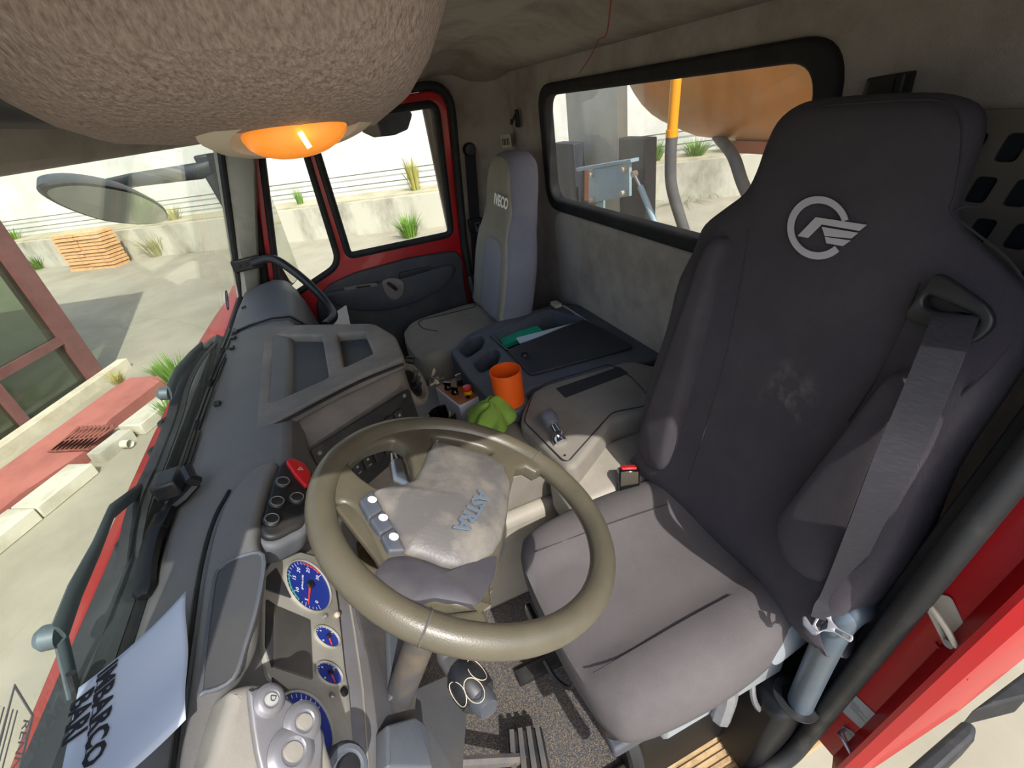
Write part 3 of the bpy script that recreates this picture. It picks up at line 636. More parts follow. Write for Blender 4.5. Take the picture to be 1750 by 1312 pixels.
# ------------------------------------------------------------------ truck outside parts
fm = thing('front_mirror', 'oval kerb mirror on a long arm in front of the windscreen', 'mirror', (-.75, 2.4, -.2))
mc = aX(188, 355, -.72); e0 = aX(108, 348, -.72); e1 = aX(264, 358, -.72); mu_ = (e1 - e0); ml = mu_.length; mu_.normalize()
MF = Fr((e0 + e1) / 2, mu_, n=V((.45, -.25, -.75)))
MB().pillow(MF, cr([(-.5 * ml, -.005), (-.35 * ml, .055), (0, .085), (.35 * ml, .06), (.5 * ml, 0), (.35 * ml, -.05), (0, -.075), (-.35 * ml, -.05)], 5), [(0, -.09), (.5, -.085), (.85, -.055), (1, -.01), (.98, 0), (.96, .0)]).build('housing', 'mirror_shell', fm, ang=60)
MB().plate(Fr(MF.P(0, 0, .001), MF.u, n=MF.n), [cr([(-.47 * ml, -.005), (-.33 * ml, .048), (0, .076), (.33 * ml, .052), (.47 * ml, 0), (.33 * ml, -.044), (0, -.067), (-.33 * ml, -.044)], 5)], .003).build('mirror_face', 'mirror_glass', fm)
pa = aY(352, 290, 2.66); MB().tube([aX(178, 322, -.74), aX(225, 308, -.74), pa + V((-.03, 0, -.0)), pa + V((.05, .02, .01))], [.03, .028, .034, .034], 8, flat=.6).build('arm', 'mirror_shell', fm)
MB().prism([pa + V((-.03, 0, .06)), pa + V((.07, 0, .06)), pa + V((.06, 0, -.20)), pa + V((.0, 0, -.18))], (0, .08, 0)).build('arm_bracket', 'mirror_shell', fm, bevel=.01)
smr = thing('side_mirror', 'tall grey side mirror outside the passenger quarter window', 'mirror', (-.30, 2.95, -.75))
SF = Fr((-.27, 2.84, -.49), (0, -1, 0), n=V((1, -.25, 0)))
so = rp([(-.16, -.24), (.10, -.25), (.12, .10), (.06, .24), (-.14, .24)], .05, 6)
MB().pillow(SF, so, [(.2, -.09), (.8, -.08), (.97, -.05), (1, -.01), (.98, 0), (.95, 0)]).build('housing', 'mirror_shell', smr)
MB().plate(Fr(SF.P(0, 0, .001), SF.u, n=SF.n), [[(a * .93, b * .95) for a, b in so]], .003).build('mirror_face', 'mirror_glass', smr)
MB().tube([(-.32, 2.98, -.25), (-.33, 2.98, -.05), (-.33, 2.70, .02)], .014, 8).build('arm', 'mirror_shell', smr)
um = thing('kerb_mirror', 'dark kerb mirror hanging above the passenger door window', 'mirror', (.48, 2.9, -.1))
uo = [aY(x, y, 2.88) for x, y in [(618, 226), (640, 236), (675, 232), (698, 222), (706, 195), (690, 180), (630, 195)]]
MB().prism(uo, (0, .10, .02)).build('housing', 'mirror_shell', um, bevel=.012, seg=3)
MB().tube([(.48, 2.93, .02), (.46, 2.93, .16), (.42, 2.76, .20)], .014, 8).build('arm', 'mirror_shell', um)
# wipers
WQ = plane(ws(0, 0, .045), WP[1])
def wiper(arm, blade, label, dots):
    t = thing('wiper', label, 'wiper', aP(arm[0], WQ), 'windscreen wipers')
    pa = [aP(p, WQ) for p in arm]
    MB().tube(pa, [.007, .0065, .005, .0045, .004][:len(pa)], 8, flat=3.2, ref=WP[1]).build('arm', 'wiper_grey', t)
    MB().lathe(pa[0] + WP[1] * -.02, WP[1] * -1, [(.016, -.02), (.016, -.004), (.010, .003), (0, .004)], 14).build('pivot_cap', 'wiper_grey', t)
    pb = [aP(p, WQ) for p in blade]; PB = bz(pb, 5)
    MB().tube(PB, .006, 6, flat=2.2).build('blade_frame', 'rubber', t)
    MB().tube([p + WP[1] * .018 for p in PB], .0035, 6, flat=2.5).build('rubber_lip', 'rubber', t)
    for k in dots: q = pb[0].lerp(pb[-1], k); MB().tube(bz([q + WP[1] * -.004 + V((0, -.03, 0)), q + WP[1] * -.02, q + WP[1] * -.004 + V((0, .03, 0))], 4), .0055, 6).build('bracket', 'rubber', t)
wiper([(100, 1085), (128, 1010), (165, 935), (190, 875), (240, 835)], [(205, 990), (228, 870), (262, 790), (288, 725), (300, 690)], 'near wiper with a broad grey arm in front of the driver', (.15, .4, .65, .85))
wiper([(288, 672), (302, 640), (325, 610), (345, 590)], [(292, 715), (312, 650), (345, 600), (392, 560)], 'far wiper on the passenger side of the windscreen', (.2, .45, .7))
la = thing('wiper_link', 'lower wiper arm running towards the driver side', 'wiper arm', aP((130, 1230), WQ))
MB().tube([aP((104, 1090), WQ), aP((118, 1150), WQ), aP((150, 1290), WQ), aP((165, 1380), WQ)], .006, 8, flat=2.2, ref=WP[1]).build('bar', 'wiper_grey', la)
MB().tube([aP((121, 1150), plane(ws(0, 0, .03), WP[1])), aP((160, 1290), plane(ws(0, 0, .03), WP[1]))], .006, 6).build('rod', 'rubber', la)
# round tax disc and inspection sticker on the glass
WI = plane(ws(0, 0, -.004), WP[1])
f = pfr(WI, (388, 513), (394, 513)); t = thing('tax_disc', 'small round sticker on the windscreen beside the pillar', 'sticker', f.o)
MB().plate(f, [circ(.038, 24), circ(.029, 24)], .0008).build('ring', 'post_black', t)
MB().plate(f, [circ(.027, 20)], .0006).build('face', 'paper', t)
mk = MB(); mk.fbox(f, -.012, .010, -.002, .002, .0007, .0012); mk.fbox(f, .008, .016, .004, .014, .0007, .0012); mk.build('print', 'post_black', t)
f = pfr(WI, (28, 1210), (18, 1300)); t = thing('inspection_sticker', 'clear printed inspection sticker low on the windscreen', 'sticker', f.o)
so = loc(f, WI, [(24, 1168), (57, 1222), (30, 1330), (-20, 1330)]); si = loc(f, WI, [(24, 1176), (53, 1223), (27, 1325), (-14, 1325)])
MB().plate(f, [so, si], .0008).build('border', 'symbol_grey', t)
tx = MB(); f2 = pfr(WI, (45, 1228), (26, 1305))
tx.text(f2, 'RENNER', .016, .0005, 'LEFT')
for i in range(5): tx.fbox(f2, -.005, .075, -.022 - i * .008, -.020 - i * .008, 0, .0005)
tx.build('print', 'symbol_grey', t)
# step and mudguard below the driver opening
mg = thing('mudguard', 'black plastic mudguard below the red jamb', 'mudguard', aZ(1600, 1280, -1.75))
q = [aZ(x, y, -1.62) for x, y in [(1530, 1330), (1650, 1226), (1672, 1240), (1668, 1262), (1580, 1345)]]
MB().prism(q, (0, 0, -.12)).build('lip', 'rubber_dust', mg, bevel=.02, seg=3)
q = [aZ(x, y, -1.66) for x, y in [(1660, 1215), (1760, 1140), (1760, 1190), (1700, 1205)]]
MB().prism(q, (0, 0, -.1)).build('rear_edge', 'rubber', mg, bevel=.01)

# ================================================================== DASHBOARD
def sect(y, pts): return [V((x, y, z)) for x, z in pts]
dA = [(-.478, -.640), (-.455, -.612), (-.40, -.604), (-.345, -.604), (-.322, -.615), (-.310, -.66), (-.225, -.88), (-.23, -1.0), (-.47, -1.0)]
dB = [(-.478, -.640), (-.455, -.608), (-.38, -.598), (-.30, -.596), (-.24, -.607), (-.215, -.65), (-.19, -.87), (-.20, -1.0), (-.47, -1.0)]
dC = [(-.478, -.640), (-.455, -.606), (-.38, -.590), (-.30, -.580), (-.235, -.595), (-.195, -.65), (-.17, -.80), (-.20, -1.0), (-.47, -1.0)]
dD = [(-.470, -.640), (-.450, -.606), (-.38, -.590), (-.31, -.582), (-.26, -.60), (-.23, -.66), (-.21, -.80), (-.24, -1.0), (-.47, -1.0)]
dash = thing('dashboard', 'grey plastic dashboard with storage trays across the cab', 'dashboard', (-.3, 1.3, -1.0))
MB().loft([sect(.26, dA), sect(.80, dA), sect(.93, dB), sect(1.5, dB), sect(1.88, dB)]).build('top_pad', 'dash_grey', dash, ang=30, bevel=.012, seg=3)
MB().loft([sect(1.885, dC), sect(2.2, dC), sect(2.38, dD), sect(2.44, dD)]).build('passenger_pad', 'dash_blue', dash, ang=30, bevel=.016, seg=3)
# centre block
def pol(z, pts, r): return [V((a, b, z)) for a, b in rp(pts, r, 5)]
rr_ = [.03, .06, .09, .05]
lv = [(-.628, [(-.325, 1.86), (.055, 1.57), (.082, 1.29), (-.325, 1.115)]), (-.645, [(-.325, 1.86), (.058, 1.57), (.090, 1.265), (-.30, 1.075)]), (-.668, [(-.325, 1.86), (.06, 1.57), (.085, 1.235), (-.245, 1.045)]), (-.86, [(-.325, 1.86), (.06, 1.57), (.085, 1.235), (-.225, 1.05)]), (-1.06, [(-.325, 1.86), (.00, 1.57), (.03, 1.26), (-.23, 1.08)])]
blk = MB().loft([pol(z, p, rr_) for z, p in reversed(lv)]).build('centre_block', 'dash_dusty', dash, ang=30)
TZ = -.600
ZF = Fr((0, 0, TZ), (1, 0, 0), (0, 1, 0))
def zl(pts, z): return [(aZ(x, y, z).x, aZ(x, y, z).y) for x, y in pts]
h1 = rp(zl([(471, 573), (550, 573), (562, 646), (463, 690)], TZ), .018, 5); h2 = rp(zl([(577, 572), (623, 567), (639, 605), (588, 629)], TZ), .016, 5)
MB().plate(Fr((0, 0, TZ - .034), (1, 0, 0), (0, 1, 0)), [rp(zl([(452, 557), (640, 553), (676, 574), (692, 612), (640, 634), (560, 672), (432, 742)], TZ), [.03, .03, .03, .03, .05, .05, .03], 5), h1, h2], .038, .010, 3).build('tray_frame', 'dash_dusty', dash, ang=45)
for i, h_ in enumerate((h1, h2)):
    MB().plate(Fr((0, 0, TZ - .0275), (1, 0, 0), (0, 1, 0)), [h_], .003).build('tray_floor', 'tray_rubber', dash)
# groove that follows the ridge
MB().tube(bz([aZ(x, y, -.606) for x, y in [(446, 738), (500, 712), (560, 680), (620, 650), (690, 622)]], 6), .005, 6).build('ridge_groove', 'black_plastic', dash)
# defroster slots and seams
for (x0, y0), (x1, y1) in [((393, 561), (379, 595)), ((378, 604), (358, 649)), ((357, 661), (336, 719)), ((334, 736), (316, 793))]:
    for d in (0, 7):
        p, q = aZ(x0 + d, y0 + 1, -.603), aZ(x1 + d, y1 + 1, -.603); fz = Fr(p, q - p, n=(-.12, 0, 1)); L_ = (q - p).length
        MB().plate(fz, [rp([(0, -.0035), (L_, -.0035), (L_, .0035), (0, .0035)], .0035, 3)], .003).build('defroster_slot', 'black', dash)
MB().tube(bz([aZ(x, y, -.602) for x, y in [(386, 612), (364, 665), (335, 745), (318, 800), (296, 870)]], 5), .0022, 6).build('seam', 'black', dash)
MB().tube([V((-.45, 1.882, -.604)), V((-.38, 1.882, -.593)), V((-.30, 1.882, -.588)), V((-.24, 1.882, -.600)), V((-.205, 1.882, -.640))], .004, 6).build('seam', 'black', dash)
for x, y in [(404, 563), (401, 573), (398, 590), (374, 684), (418, 522)]:
    p = aZ(x, y, -.595); MB().box(p + V((-.012, -.02, -.008)), p + V((.004, .0, .002))).build('clip', 'black_plastic', dash, bevel=.002)
# passenger side blower grille behind centre block
MB().lathe(V((.07, 1.60, -.80)), (1, .1, .15), [(.05, -.05), (.055, 0), (.05, .012), (.04, .012), (.036, .0)], 20).build('side_vent', 'black_plastic', dash)
# driver hood
HZ = -.590
MB().plate(Fr((0, 0, HZ - .03), (1, 0, 0), (0, 1, 0)), [cr(zl([(472, 790), (460, 788), (432, 800), (395, 838), (372, 885), (352, 960), (333, 1080), (316, 1200), (300, 1340), (335, 1340), (380, 1185), (425, 1100), (436, 1030), (446, 960), (436, 915), (446, 862), (462, 810)], HZ), 4)], .032, .012, 3).build('driver_hood', 'dash_grey', dash, ang=45)
po = cr(zl([(366, 996), (381, 968), (412, 951), (450, 950), (441, 1027), (420, 1100), (398, 1160), (352, 1182), (345, 1165)], HZ + .003), 4)
MB().plate(Fr((0, 0, HZ + .002), (1, 0, 0), (0, 1, 0)), [po], .0015).build('hood_pocket', 'tray_rubber', dash)
MB().tube([V((a, b, HZ + .003)) for a, b in po], .0035, 6, closed=True).build('pocket_lip', 'dash_blue', dash)
MB().tube(bz([aZ(x, y, HZ + .0) for x, y in [(392, 838), (366, 888), (344, 965), (325, 1085), (308, 1205), (290, 1340)]], 6), .004, 6).build('hood_seam', 'black_plastic', dash)
# switch panel
SA = aZ(528, 765, -.66); SB = aZ(685, 662, -.66); sdir = (SB - SA).normalized(); sn = V((sdir.y, -sdir.x, .10)).normalized()
SPl = plane(SA + sn * .012, sn)
spn = thing('switch_panel', 'dark switch panel on the side of the dashboard centre block', 'switch panel', SA.lerp(SB, .5) + V((0, 0, -.18)))
f = Fr(SPl[0], sdir, n=sn); sl = (SB - SA).length
MB().plate(f, [rp([(-.01, -.19), (sl + .01, -.17), (sl + .015, -.01), (-.005, .0)], .008)], .008, .002, c0=-.004).build('plate', 'panel_black', spn)
for a, b in ((.012, -.02), (sl - .008, -.02), (.015, -.17)): MB().lathe(f.P(a, b, .004), f.n, [(.006, 0), (.005, .002), (0, .0025)], 10).build('screw', 'steel_dull', spn)
k = 0
for r in range(2):
    for c in range(7):
        a = .030 + c * .034; b = -.065 - r * .055
        sw = MB().plate(f, [rp([(a, b - .022), (a + .028, b - .022), (a + .028, b + .022), (a, b + .022)], .004)], .010, .003, 2, c0=.003).build('rocker_switch', 'switch_black', spn)
        if (r * 7 + c) % 3 != 1:
            m_ = MB(); m_.plate(f, [circ(.004, 8, a + .014, b + .008)], .001, c0=.013); m_.fbox(f, a + .009, a + .019, b - .012, b - .009, .013, .014); m_.build('symbol', 'symbol_grey', sw)
# round ignition / vent housing at the end of the block
vc = aZ(712, 652, -.74); va = V((.85, -.35, .35)).normalized()
vh = thing('vent_housing', 'rounded vent housing with dark opening at the end of the dashboard', 'vent', vc)
MB().lathe(vc - va * .085, va, [(.045, 0), (.062, .02), (.073, .055), (.074, .075), (.067, .084), (.058, .082), (.052, .066), (0, .062)], 28).build('housing', 'dash_dusty', vh, ang=45)
MB().lathe(vc, va, [(.046, -.018), (.046, -.012), (.03, -.010), (0, -.012)], 20).build('throat', 'black', vh)
for i in range(3): p = vc + V((0, 0, -.025 + .024 * i)); MB().tube([p + V((-.012, -.034, 0)), p + V((.012, .03, .0))], .004, 6, flat=2).build('vane', 'black_plastic', vh)
MB().tube([vc + V((-.01, .05, .062)), vc + V((.015, .04, .055))], .012, 8).build('thumb_wheel', 'black_plastic', vh)

# ------------------------------------------------------------------ instrument cluster
CL = plane((-.258, .716, -.753), (.909, -.075, .41))
CF = Fr(CL[0], V((0, 1, 0)), n=CL[1])               # u towards the driver's right, v up the panel
if CF.v.z < 0: CF.v = -CF.v
def cl(pts): return [CF.L(aP(p, CL)) for p in pts]
ins = thing('instrument_cluster', 'silver instrument cluster with blue gauges behind the steering wheel', 'instrument cluster', V((-.24, .6, -.87)))
co = cl([(441, 1040), (444, 985), (460, 960), (482, 949), (507, 947), (535, 955), (557, 975), (566, 1000), (572, 1040), (583, 1150), (590, 1190), (597, 1283), (600, 1340), (545, 1340), (500, 1225), (488, 1195), (450, 1162), (441, 1101)])
MB().plate(CF, [rp(co, .008, 3)], .016, .003, 2, c0=-.006).build('bezel', 'silver', ins, ang=45)
def gauge(name, ctr, r, a0, a1, nums, ndl, half=False, lab=None):
    g = MB().plate(Fr(CF.P(ctr[0], ctr[1], .010), CF.u, CF.v), [circ(r, 36, sx=.92 if not half else .6)], .0015).build(name, 'gauge_blue', ins, label=lab)
    gf_ = Fr(CF.P(ctr[0], ctr[1], .0118), CF.u, CF.v); kx = .92 if not half else .6
    MB().tube([gf_.P(x, y, 0) for x, y in circ(r * 1.03, 36, sx=kx)], .0025, 6, closed=True).build('gauge_ring', 'silver', g)
    t = MB(); n = 24 if not half else 10
    for i in range(n + 1):
        a = math.radians(a0 + (a1 - a0) * i / n); d = V((math.cos(a) * kx, math.sin(a))); l = .10 if i % 4 else .17; w = .0006
        p0 = d * r * .95; p1 = d * r * (.95 - l); s_ = V((-d.y, d.x)).normalized() * w
        t.add([gf_.P(*(p0 - s_)), gf_.P(*(p0 + s_)), gf_.P(*(p1 + s_)), gf_.P(*(p1 - s_))], [(0, 1, 2, 3)])
    for i, s in enumerate(nums):
        a = math.radians(a0 + (a1 - a0) * i / (len(nums) - 1)); t.text(Fr(gf_.P(math.cos(a) * r * .66 * kx, math.sin(a) * r * .66), CF.u, CF.v), s, r * .20, .0003)
    if not half: t.text(Fr(gf_.P(0, r * .30), CF.u, CF.v), 'giri/min x100' if nums[0] == '0' else 'km/h', r * .11, .0003)
    t.build('scale', 'gauge_white', g)
    a = math.radians(ndl); d = V((math.cos(a) * kx, math.sin(a))); s_ = V((-d.y, d.x)).normalized() * r * .045
    MB().prism([gf_.P(*(-d * r * .08 - s_), .002), gf_.P(*(-d * r * .08 + s_), .002), gf_.P(*(d * r * .85 + s_ * .3), .002), gf_.P(*(d * r * .85 - s_ * .3), .002)], CF.n * .0012).build('needle', 'gauge_red', g)
    MB().lathe(gf_.P(0, 0, .002), CF.n, [(r * .15, 0), (r * .14, .004), (0, .0045)], 16).build('needle_cap', 'black_plastic', g)
    return g
tc_ = CF.L(aP((520, 1006), CL)); gauge('tachometer', tc_, .056, 215, -35, ['0', '5', '10', '15', '20', '25', '30'], 178, lab='blue rev counter with red needle')
a0 = math.radians(150); arc = MB()
for i in range(10):
    a = math.radians(150 - i * 7); p = Fr(CF.P(tc_[0], tc_[1], .0122), CF.u, CF.v); arc.fbox(Fr(p.P(math.cos(a) * .046, math.sin(a) * .05), (p.u * math.cos(a) + p.v * math.sin(a)), n=CF.n), -.0015, .0015, -.003, .003, 0, .0004)
arc.build('green_band', 'gauge_green', ins)
arc = MB()
for i in range(10):
    a = math.radians(20 - i * 5); p = Fr(CF.P(tc_[0], tc_[1], .0122), CF.u, CF.v); arc.fbox(Fr(p.P(math.cos(a) * .046, math.sin(a) * .05), (p.u * math.cos(a) + p.v * math.sin(a)), n=CF.n), -.0015, .0015, -.003, .003, 0, .0004)
arc.build('red_band', 'gauge_red', ins)
gauge('speedometer', CF.L(aP((507, 1257), CL)), .060, 215, -35, ['20', '40', '60', '80', '100', '120', '140'], 200, lab='blue speedometer partly hidden by the switch pod')
gauge('small_gauge', CF.L(aP((551, 1094), CL)), .030, 150, -30, ['0', '6', '12'], 200, half=True)
gauge('small_gauge', CF.L(aP((554, 1157), CL)), .030, 150, -30, ['4', '8', '1/1'], 205, half=True)
MB().plate(CF, [rp(cl([(458, 1040), (521, 1066), (525, 1168), (457, 1146)]), .004)], .004, .001, c0=.009).build('display', 'screen_grey', ins, label='blank grey display')
MB().plate(CF, [rp(cl([(446, 1030), (462, 1040), (456, 1150), (444, 1110)]), .004)], .004, .001, c0=.0085).build('side_display', 'smoked', ins)
MB().plate(CF, [rp(cl([(464, 975), (490, 1028), (446, 1014), (448, 990)]), .004)], .003, .001, c0=.009).build('warning_lamp_window', 'smoked', ins)
MB().plate(CF, [rp(cl([(455, 1163), (490, 1190), (484, 1200), (458, 1178)]), .003)], .003, .001, c0=.009).build('warning_lamp_window', 'smoked', ins)
for p, r, m in [((568, 1056), .006, 'lamp_bezel'), ((547, 1059), .0045, 'silver_trim'), ((579, 1188), .008, 'black'), ((558, 1196), .005, 'steel_dull')]:
    MB().lathe(aP(p, CL) + CL[1] * .008, CL[1], [(r, 0), (r, .006), (r * .6, .008), (0, .008)], 14).build('reset_stud', m, ins)
# trims below the cluster
kp = thing('column_trim', 'pale plastic trim strip below the instrument cluster', 'trim panel', V((-.2, .6, -.95)))
LP = plane((-.222, .6, -.862), (.72, -.05, .69))
LF = Fr(LP[0], (0, -1, 0), n=LP[1])
def ll(pts): return [LF.L(aP(p, LP)) for p in pts]
MB().plate(LF, [rp(ll([(560, 930), (590, 975), (612, 1050), (633, 1150), (655, 1330), (603, 1330), (597, 1270), (586, 1160), (574, 1040), (566, 985)]), .004)], .02, .003, c0=-.016).build('strip', 'silver_trim', kp)
MB().tube([aP(p, LP) + LP[1] * .004 for p in [(588, 985), (604, 1080), (618, 1180), (628, 1330)]], .0025, 6).build('ridge', 'warm_trim', kp)
KP = plane((-.17, .6, -.92), (.86, -.05, .5)); KF2 = Fr(KP[0], (0, -1, 0), n=KP[1])
def kl_(pts): return [KF2.L(aP(p, KP)) for p in pts]
knee = thing('knee_panel', 'dusty dark metal knee panel under the dashboard', 'panel', V((-.1, .6, -1.15)))
MB().plate(KF2, [rp(kl_([(600, 960), (700, 1000), (716, 1150), (700, 1330), (655, 1330), (633, 1150), (612, 1050)]), .006)], .02, .003, c0=-.02).build('panel', 'dirty_metal', knee)
MB().plate(KF2, [rp(kl_([(655, 1040), (690, 1050), (705, 1150), (688, 1190), (662, 1200)]), .006)], .012, .003, c0=.0).build('cover', 'dash_blue', knee)
MB().lathe(aP((669, 1163), KP) + KP[1] * .012, KP[1], [(.008, 0), (.007, .004), (.003, .004), (0, .002)], 12).build('screw', 'steel_dull', knee)
MB().plate(KF2, [rp(kl_([(640, 1255), (690, 1240), (712, 1255), (720, 1330), (640, 1330)]), .006)], .03, .006, c0=.0).build('lower_box', 'dash_blue', knee)
LWR = plane((-.10, .6, -1.12), (.7, -.1, .7)); LWF = Fr(LWR[0], (0, -1, 0), n=LWR[1])
MB().plate(LWF, [rp([LWF.L(aP(p, LWR)) for p in [(690, 1185), (770, 1150), (800, 1200), (790, 1340), (690, 1340)]], .01)], .015, .004, c0=-.015).build('pedal_cover', 'tray_rubber', knee)

# hazard pod
HP = plane((-.232, .862, -.612), (.45, -.12, .88)); HF = Fr(HP[0], (1, 0, 0), n=HP[1])
def hl(pts): return [HF.L(aP(p, HP)) for p in pts]
hz = thing('hazard_pod', 'black switch pod with four round buttons left of the steering wheel', 'switch pod', HP[0] + V((0, 0, -.05)))
ho = cr(hl([(444, 897), (453, 866), (470, 812), (480, 790), (497, 781), (524, 799), (531, 822), (523, 885), (497, 905), (470, 917), (450, 914)]), 4)
MB().plate(HF, [ho], .06, .008, 3, c0=-.06).build('body', 'panel_black', hz, ang=45)
MB().plate(HF, [[(a * 1.0, b) for a, b in cr(hl([(436, 905), (447, 862), (463, 805), (476, 782), (497, 772), (533, 794), (540, 825), (530, 892), (500, 914), (470, 927), (445, 922)]), 4)]], .055, .012, 3, c0=-.066).build('surround', 'dash_blue', hz, ang=45)
for p in [(483, 827), (473, 861), (507, 854), (464, 891)]:
    c_ = aP(p, HP); bt = MB().lathe(c_, HP[1], [(.0155, -.002), (.0155, .006), (.013, .009), (.0105, .006), (0, .006)], 20).build('round_button', 'black_plastic', hz)
    MB().lathe(c_ + HP[1] * .006, HP[1], [(.0105, 0), (.0100, .003), (.008, .0022), (0, .0022)], 18).build('button_face', 'switch_black', bt)
    MB().tube([Fr(c_ + HP[1] * .0088, HF.u, n=HP[1]).P(x, y, 0) for x, y in circ(.0118, 20)], .0008, 5, closed=True).build('ring', 'symbol_grey', bt)
hb = MB().plate(HF, [rp(hl([(487, 793), (499, 788), (519, 797), (530, 812), (531, 822), (522, 838), (505, 820)]), .008)], .012, .004, 3, c0=.0).build('hazard_button', 'red_plastic', hz, label='red hazard light button')
tf = Fr(aP((512, 808), HP) + HP[1] * .0122, HF.u, n=HP[1])
MB().plate(tf, [[(-.006, -.004), (.006, -.004), (0, .006)], [(-.0035, -.0026), (.0035, -.0026), (0, .0035)]], .0006).build('triangle_mark', 'emblem', hb)

# light switch pod (lower left)
PP = plane((-.232, .385, -.606), (.72, -.32, .62)); PF = Fr(PP[0], (0, -1, 0), n=PP[1])
def pl_(pts): return [PF.L(aP(p, PP)) for p in pts]
lp = thing('light_switch_pod', 'pale switch pod with three round knobs at the driver door', 'switch pod', PP[0] + V((0, 0, -.15)))
MB().plate(PF, [cr(pl_([(392, 1200), (405, 1172), (450, 1163), (500, 1185), (553, 1232), (566, 1262), (566, 1350), (330, 1400), (365, 1290)]), 5)], .06, .014, 3, c0=-.065).build('body', 'warm_trim', lp, ang=45)
MB().plate(PF, [cr(pl_([(424, 1195), (432, 1180), (454, 1177), (492, 1197), (537, 1232), (548, 1250), (549, 1293), (538, 1345), (455, 1345)]), 5)], .010, .004, 2, c0=-.006).build('switch_plate', 'silver_trim', lp, ang=45)
for p, r in [((457, 1199), .014), ((513, 1237), .018), ((494, 1288), .021)]:
    c_ = aP(p, PP) + PP[1] * .004
    kn = MB().lathe(c_, PP[1], [(r * 1.35, -.001), (r * 1.35, .002), (r * 1.15, .005), (r, .007), (r * .72, .0075), (r * .62, .006), (0, .006)], 26).build('round_knob', 'silver_trim', lp)
    MB().lathe(c_ + PP[1] * .0055, PP[1], [(r * .62, 0), (r * .55, .003), (0, .0035)], 18, sx=.8).build('knob_cap', 'warm_trim' if r > .015 else 'label_grey', kn)
fz = Fr(aP((457, 1199), PP) + PP[1] * .0135, PF.u, n=PP[1]); MB().text(fz, 'D', .010, .0005).build('symbol', 'dark_plastic', lp)
lk = thing('lower_knob', 'dark round knob below the light switch pod', 'knob', aP((590, 1312), PP))
c_ = aP((590, 1318), plane((-.21, .40, -.74), (.7, -.3, .65)))
MB().lathe(c_, (.7, -.3, .65), [(.036, -.03), (.036, 0), (.03, .008), (.024, .009), (.02, .004), (0, .004)], 24).build('collar', 'dash_blue', lk)
MB().lathe(c_, (.7, -.3, .65), [(.018, 0), (.016, .012), (0, .013)], 18).build('cap', 'black_plastic', lk)

# paper on the dash
pa_ = [[(318, 1010), (318, 1050), (315, 1075), (318, 1110), (319, 1150), (319, 1229)], ]
PZ = -.575
def papt(u, v):
    # u along the near-far edge, v from inner edge towards the glass where the sheet curls up
    i0 = aZ(319, 1008, PZ).lerp(aZ(319, 1230, PZ + .012), u); i1 = aZ(160, 1196, -.56).lerp(aZ(118, 1440, -.56), u)
    q = i0.lerp(i1, v); q.z += .030 * v * v + .004 * math.sin(u * 9) * (1 - v); return q
ps = MB().grid(lambda a, b: papt(a, b), 16, 16).build('notice_sheet', 'paper', solid=.0006, label='white paper notice lying on the dash against the windscreen', cat='paper')
def on_paper(mb):
    return mb
pt = MB()
for txt, v0, u0, hgt in (('IMBARCO', .80, .01, .030), ('BARI', .965, .10, .030)):
    tb = MB().text(Fr((0, 0, 0), (1, 0, 0), (0, 1, 0)), txt, hgt, .0002, 'LEFT', bold=.0012)
    Lu = (papt(1, .7) - papt(0, .7)).length; Lv = (papt(.5, 1) - papt(.5, 0)).length
    for p in tb.v:
        q = papt(u0 + p.x / Lu, v0 - p.y / Lv); p.x, p.y, p.z = q.x + .0012, q.y - .0004, q.z + .0012
    pt.add(tb.v, tb.f)
ul = [(u0, v) for u0, v in ((.26, .735), (.95, .735), (.95, .741), (.26, .741))]
rows = []
for k in range(13):
    u = .02 + .7 * k / 12; rows.append([papt(u, .855) + V((.0012, 0, .0012)), papt(u, .862) + V((.0012, 0, .0012))])
pt.loft(rows, cap=False, closed=False)
pt.build('lettering', 'paper_ink', ps)
# phone holder clamp
ph = thing('phone_holder', 'black folding phone holder clamp on the dash edge', 'holder', aZ(300, 840, -.6))
c_ = aZ(297, 818, -.56)
MB().box(c_ + V((-.035, -.03, -.028)), c_ + V((.012, .028, .012))).build('clamp_head', 'black_plastic', ph, bevel=.006)
MB().tube([aZ(318, 800, -.55), aZ(326, 818, -.56), aZ(336, 822, -.575)], .012, 8).build('upper_jaw', 'black_plastic', ph)
MB().tube([aZ(334, 824, -.58), aZ(312, 848, -.59), aZ(290, 868, -.60), aZ(272, 905, -.60)], .010, 8, flat=1.6).build('arm', 'black', ph)
MB().tube(bz([aZ(280, 880, -.60), aZ(262, 920, -.602), aZ(250, 970, -.604), aZ(246, 1020, -.606)], 5), [.012] * 15 + [.006], 8, flat=1.5).build('cloth_strap', 'black', ph)
# passenger grab handle
gh = thing('grab_bar', 'black tubular grab handle on the passenger windscreen pillar', 'handle', V((-.2, 2.4, -.6)))
MB().tube(bz([aY(432, 449, 2.40), aY(465, 442, 2.37), aY(500, 462, 2.33), aY(535, 492, 2.28), aY(560, 520, 2.20), aY(570, 540, 2.10), aY(556, 556, 2.02)], 6), .019, 12).build('bar', 'black_plastic', gh)
p = aY(425, 450, 2.42); MB().box(p + V((-.07, -.012, -.028)), p + V((.05, .02, .026))).build('mounting_foot', 'black_plastic', gh, bevel=.008)
for dx in (-.04, -.01): MB().lathe(p + V((dx, -.012, .0)), (0, -1, 0), [(.009, 0), (.009, .004), (0, .005)], 10).build('bolt', 'black', gh)
# white board stands in for the bright gap between dash and door
wb = [aY(592, 522, 2.38), aY(600, 560, 2.36), aY(560, 560, 2.36), aY(572, 535, 2.38)]
MB().prism(wb, (0, .012, 0)).build('bright_gap_board', 'white', label='white board standing in for the bright gap between the dashboard and passenger door', cat='board')

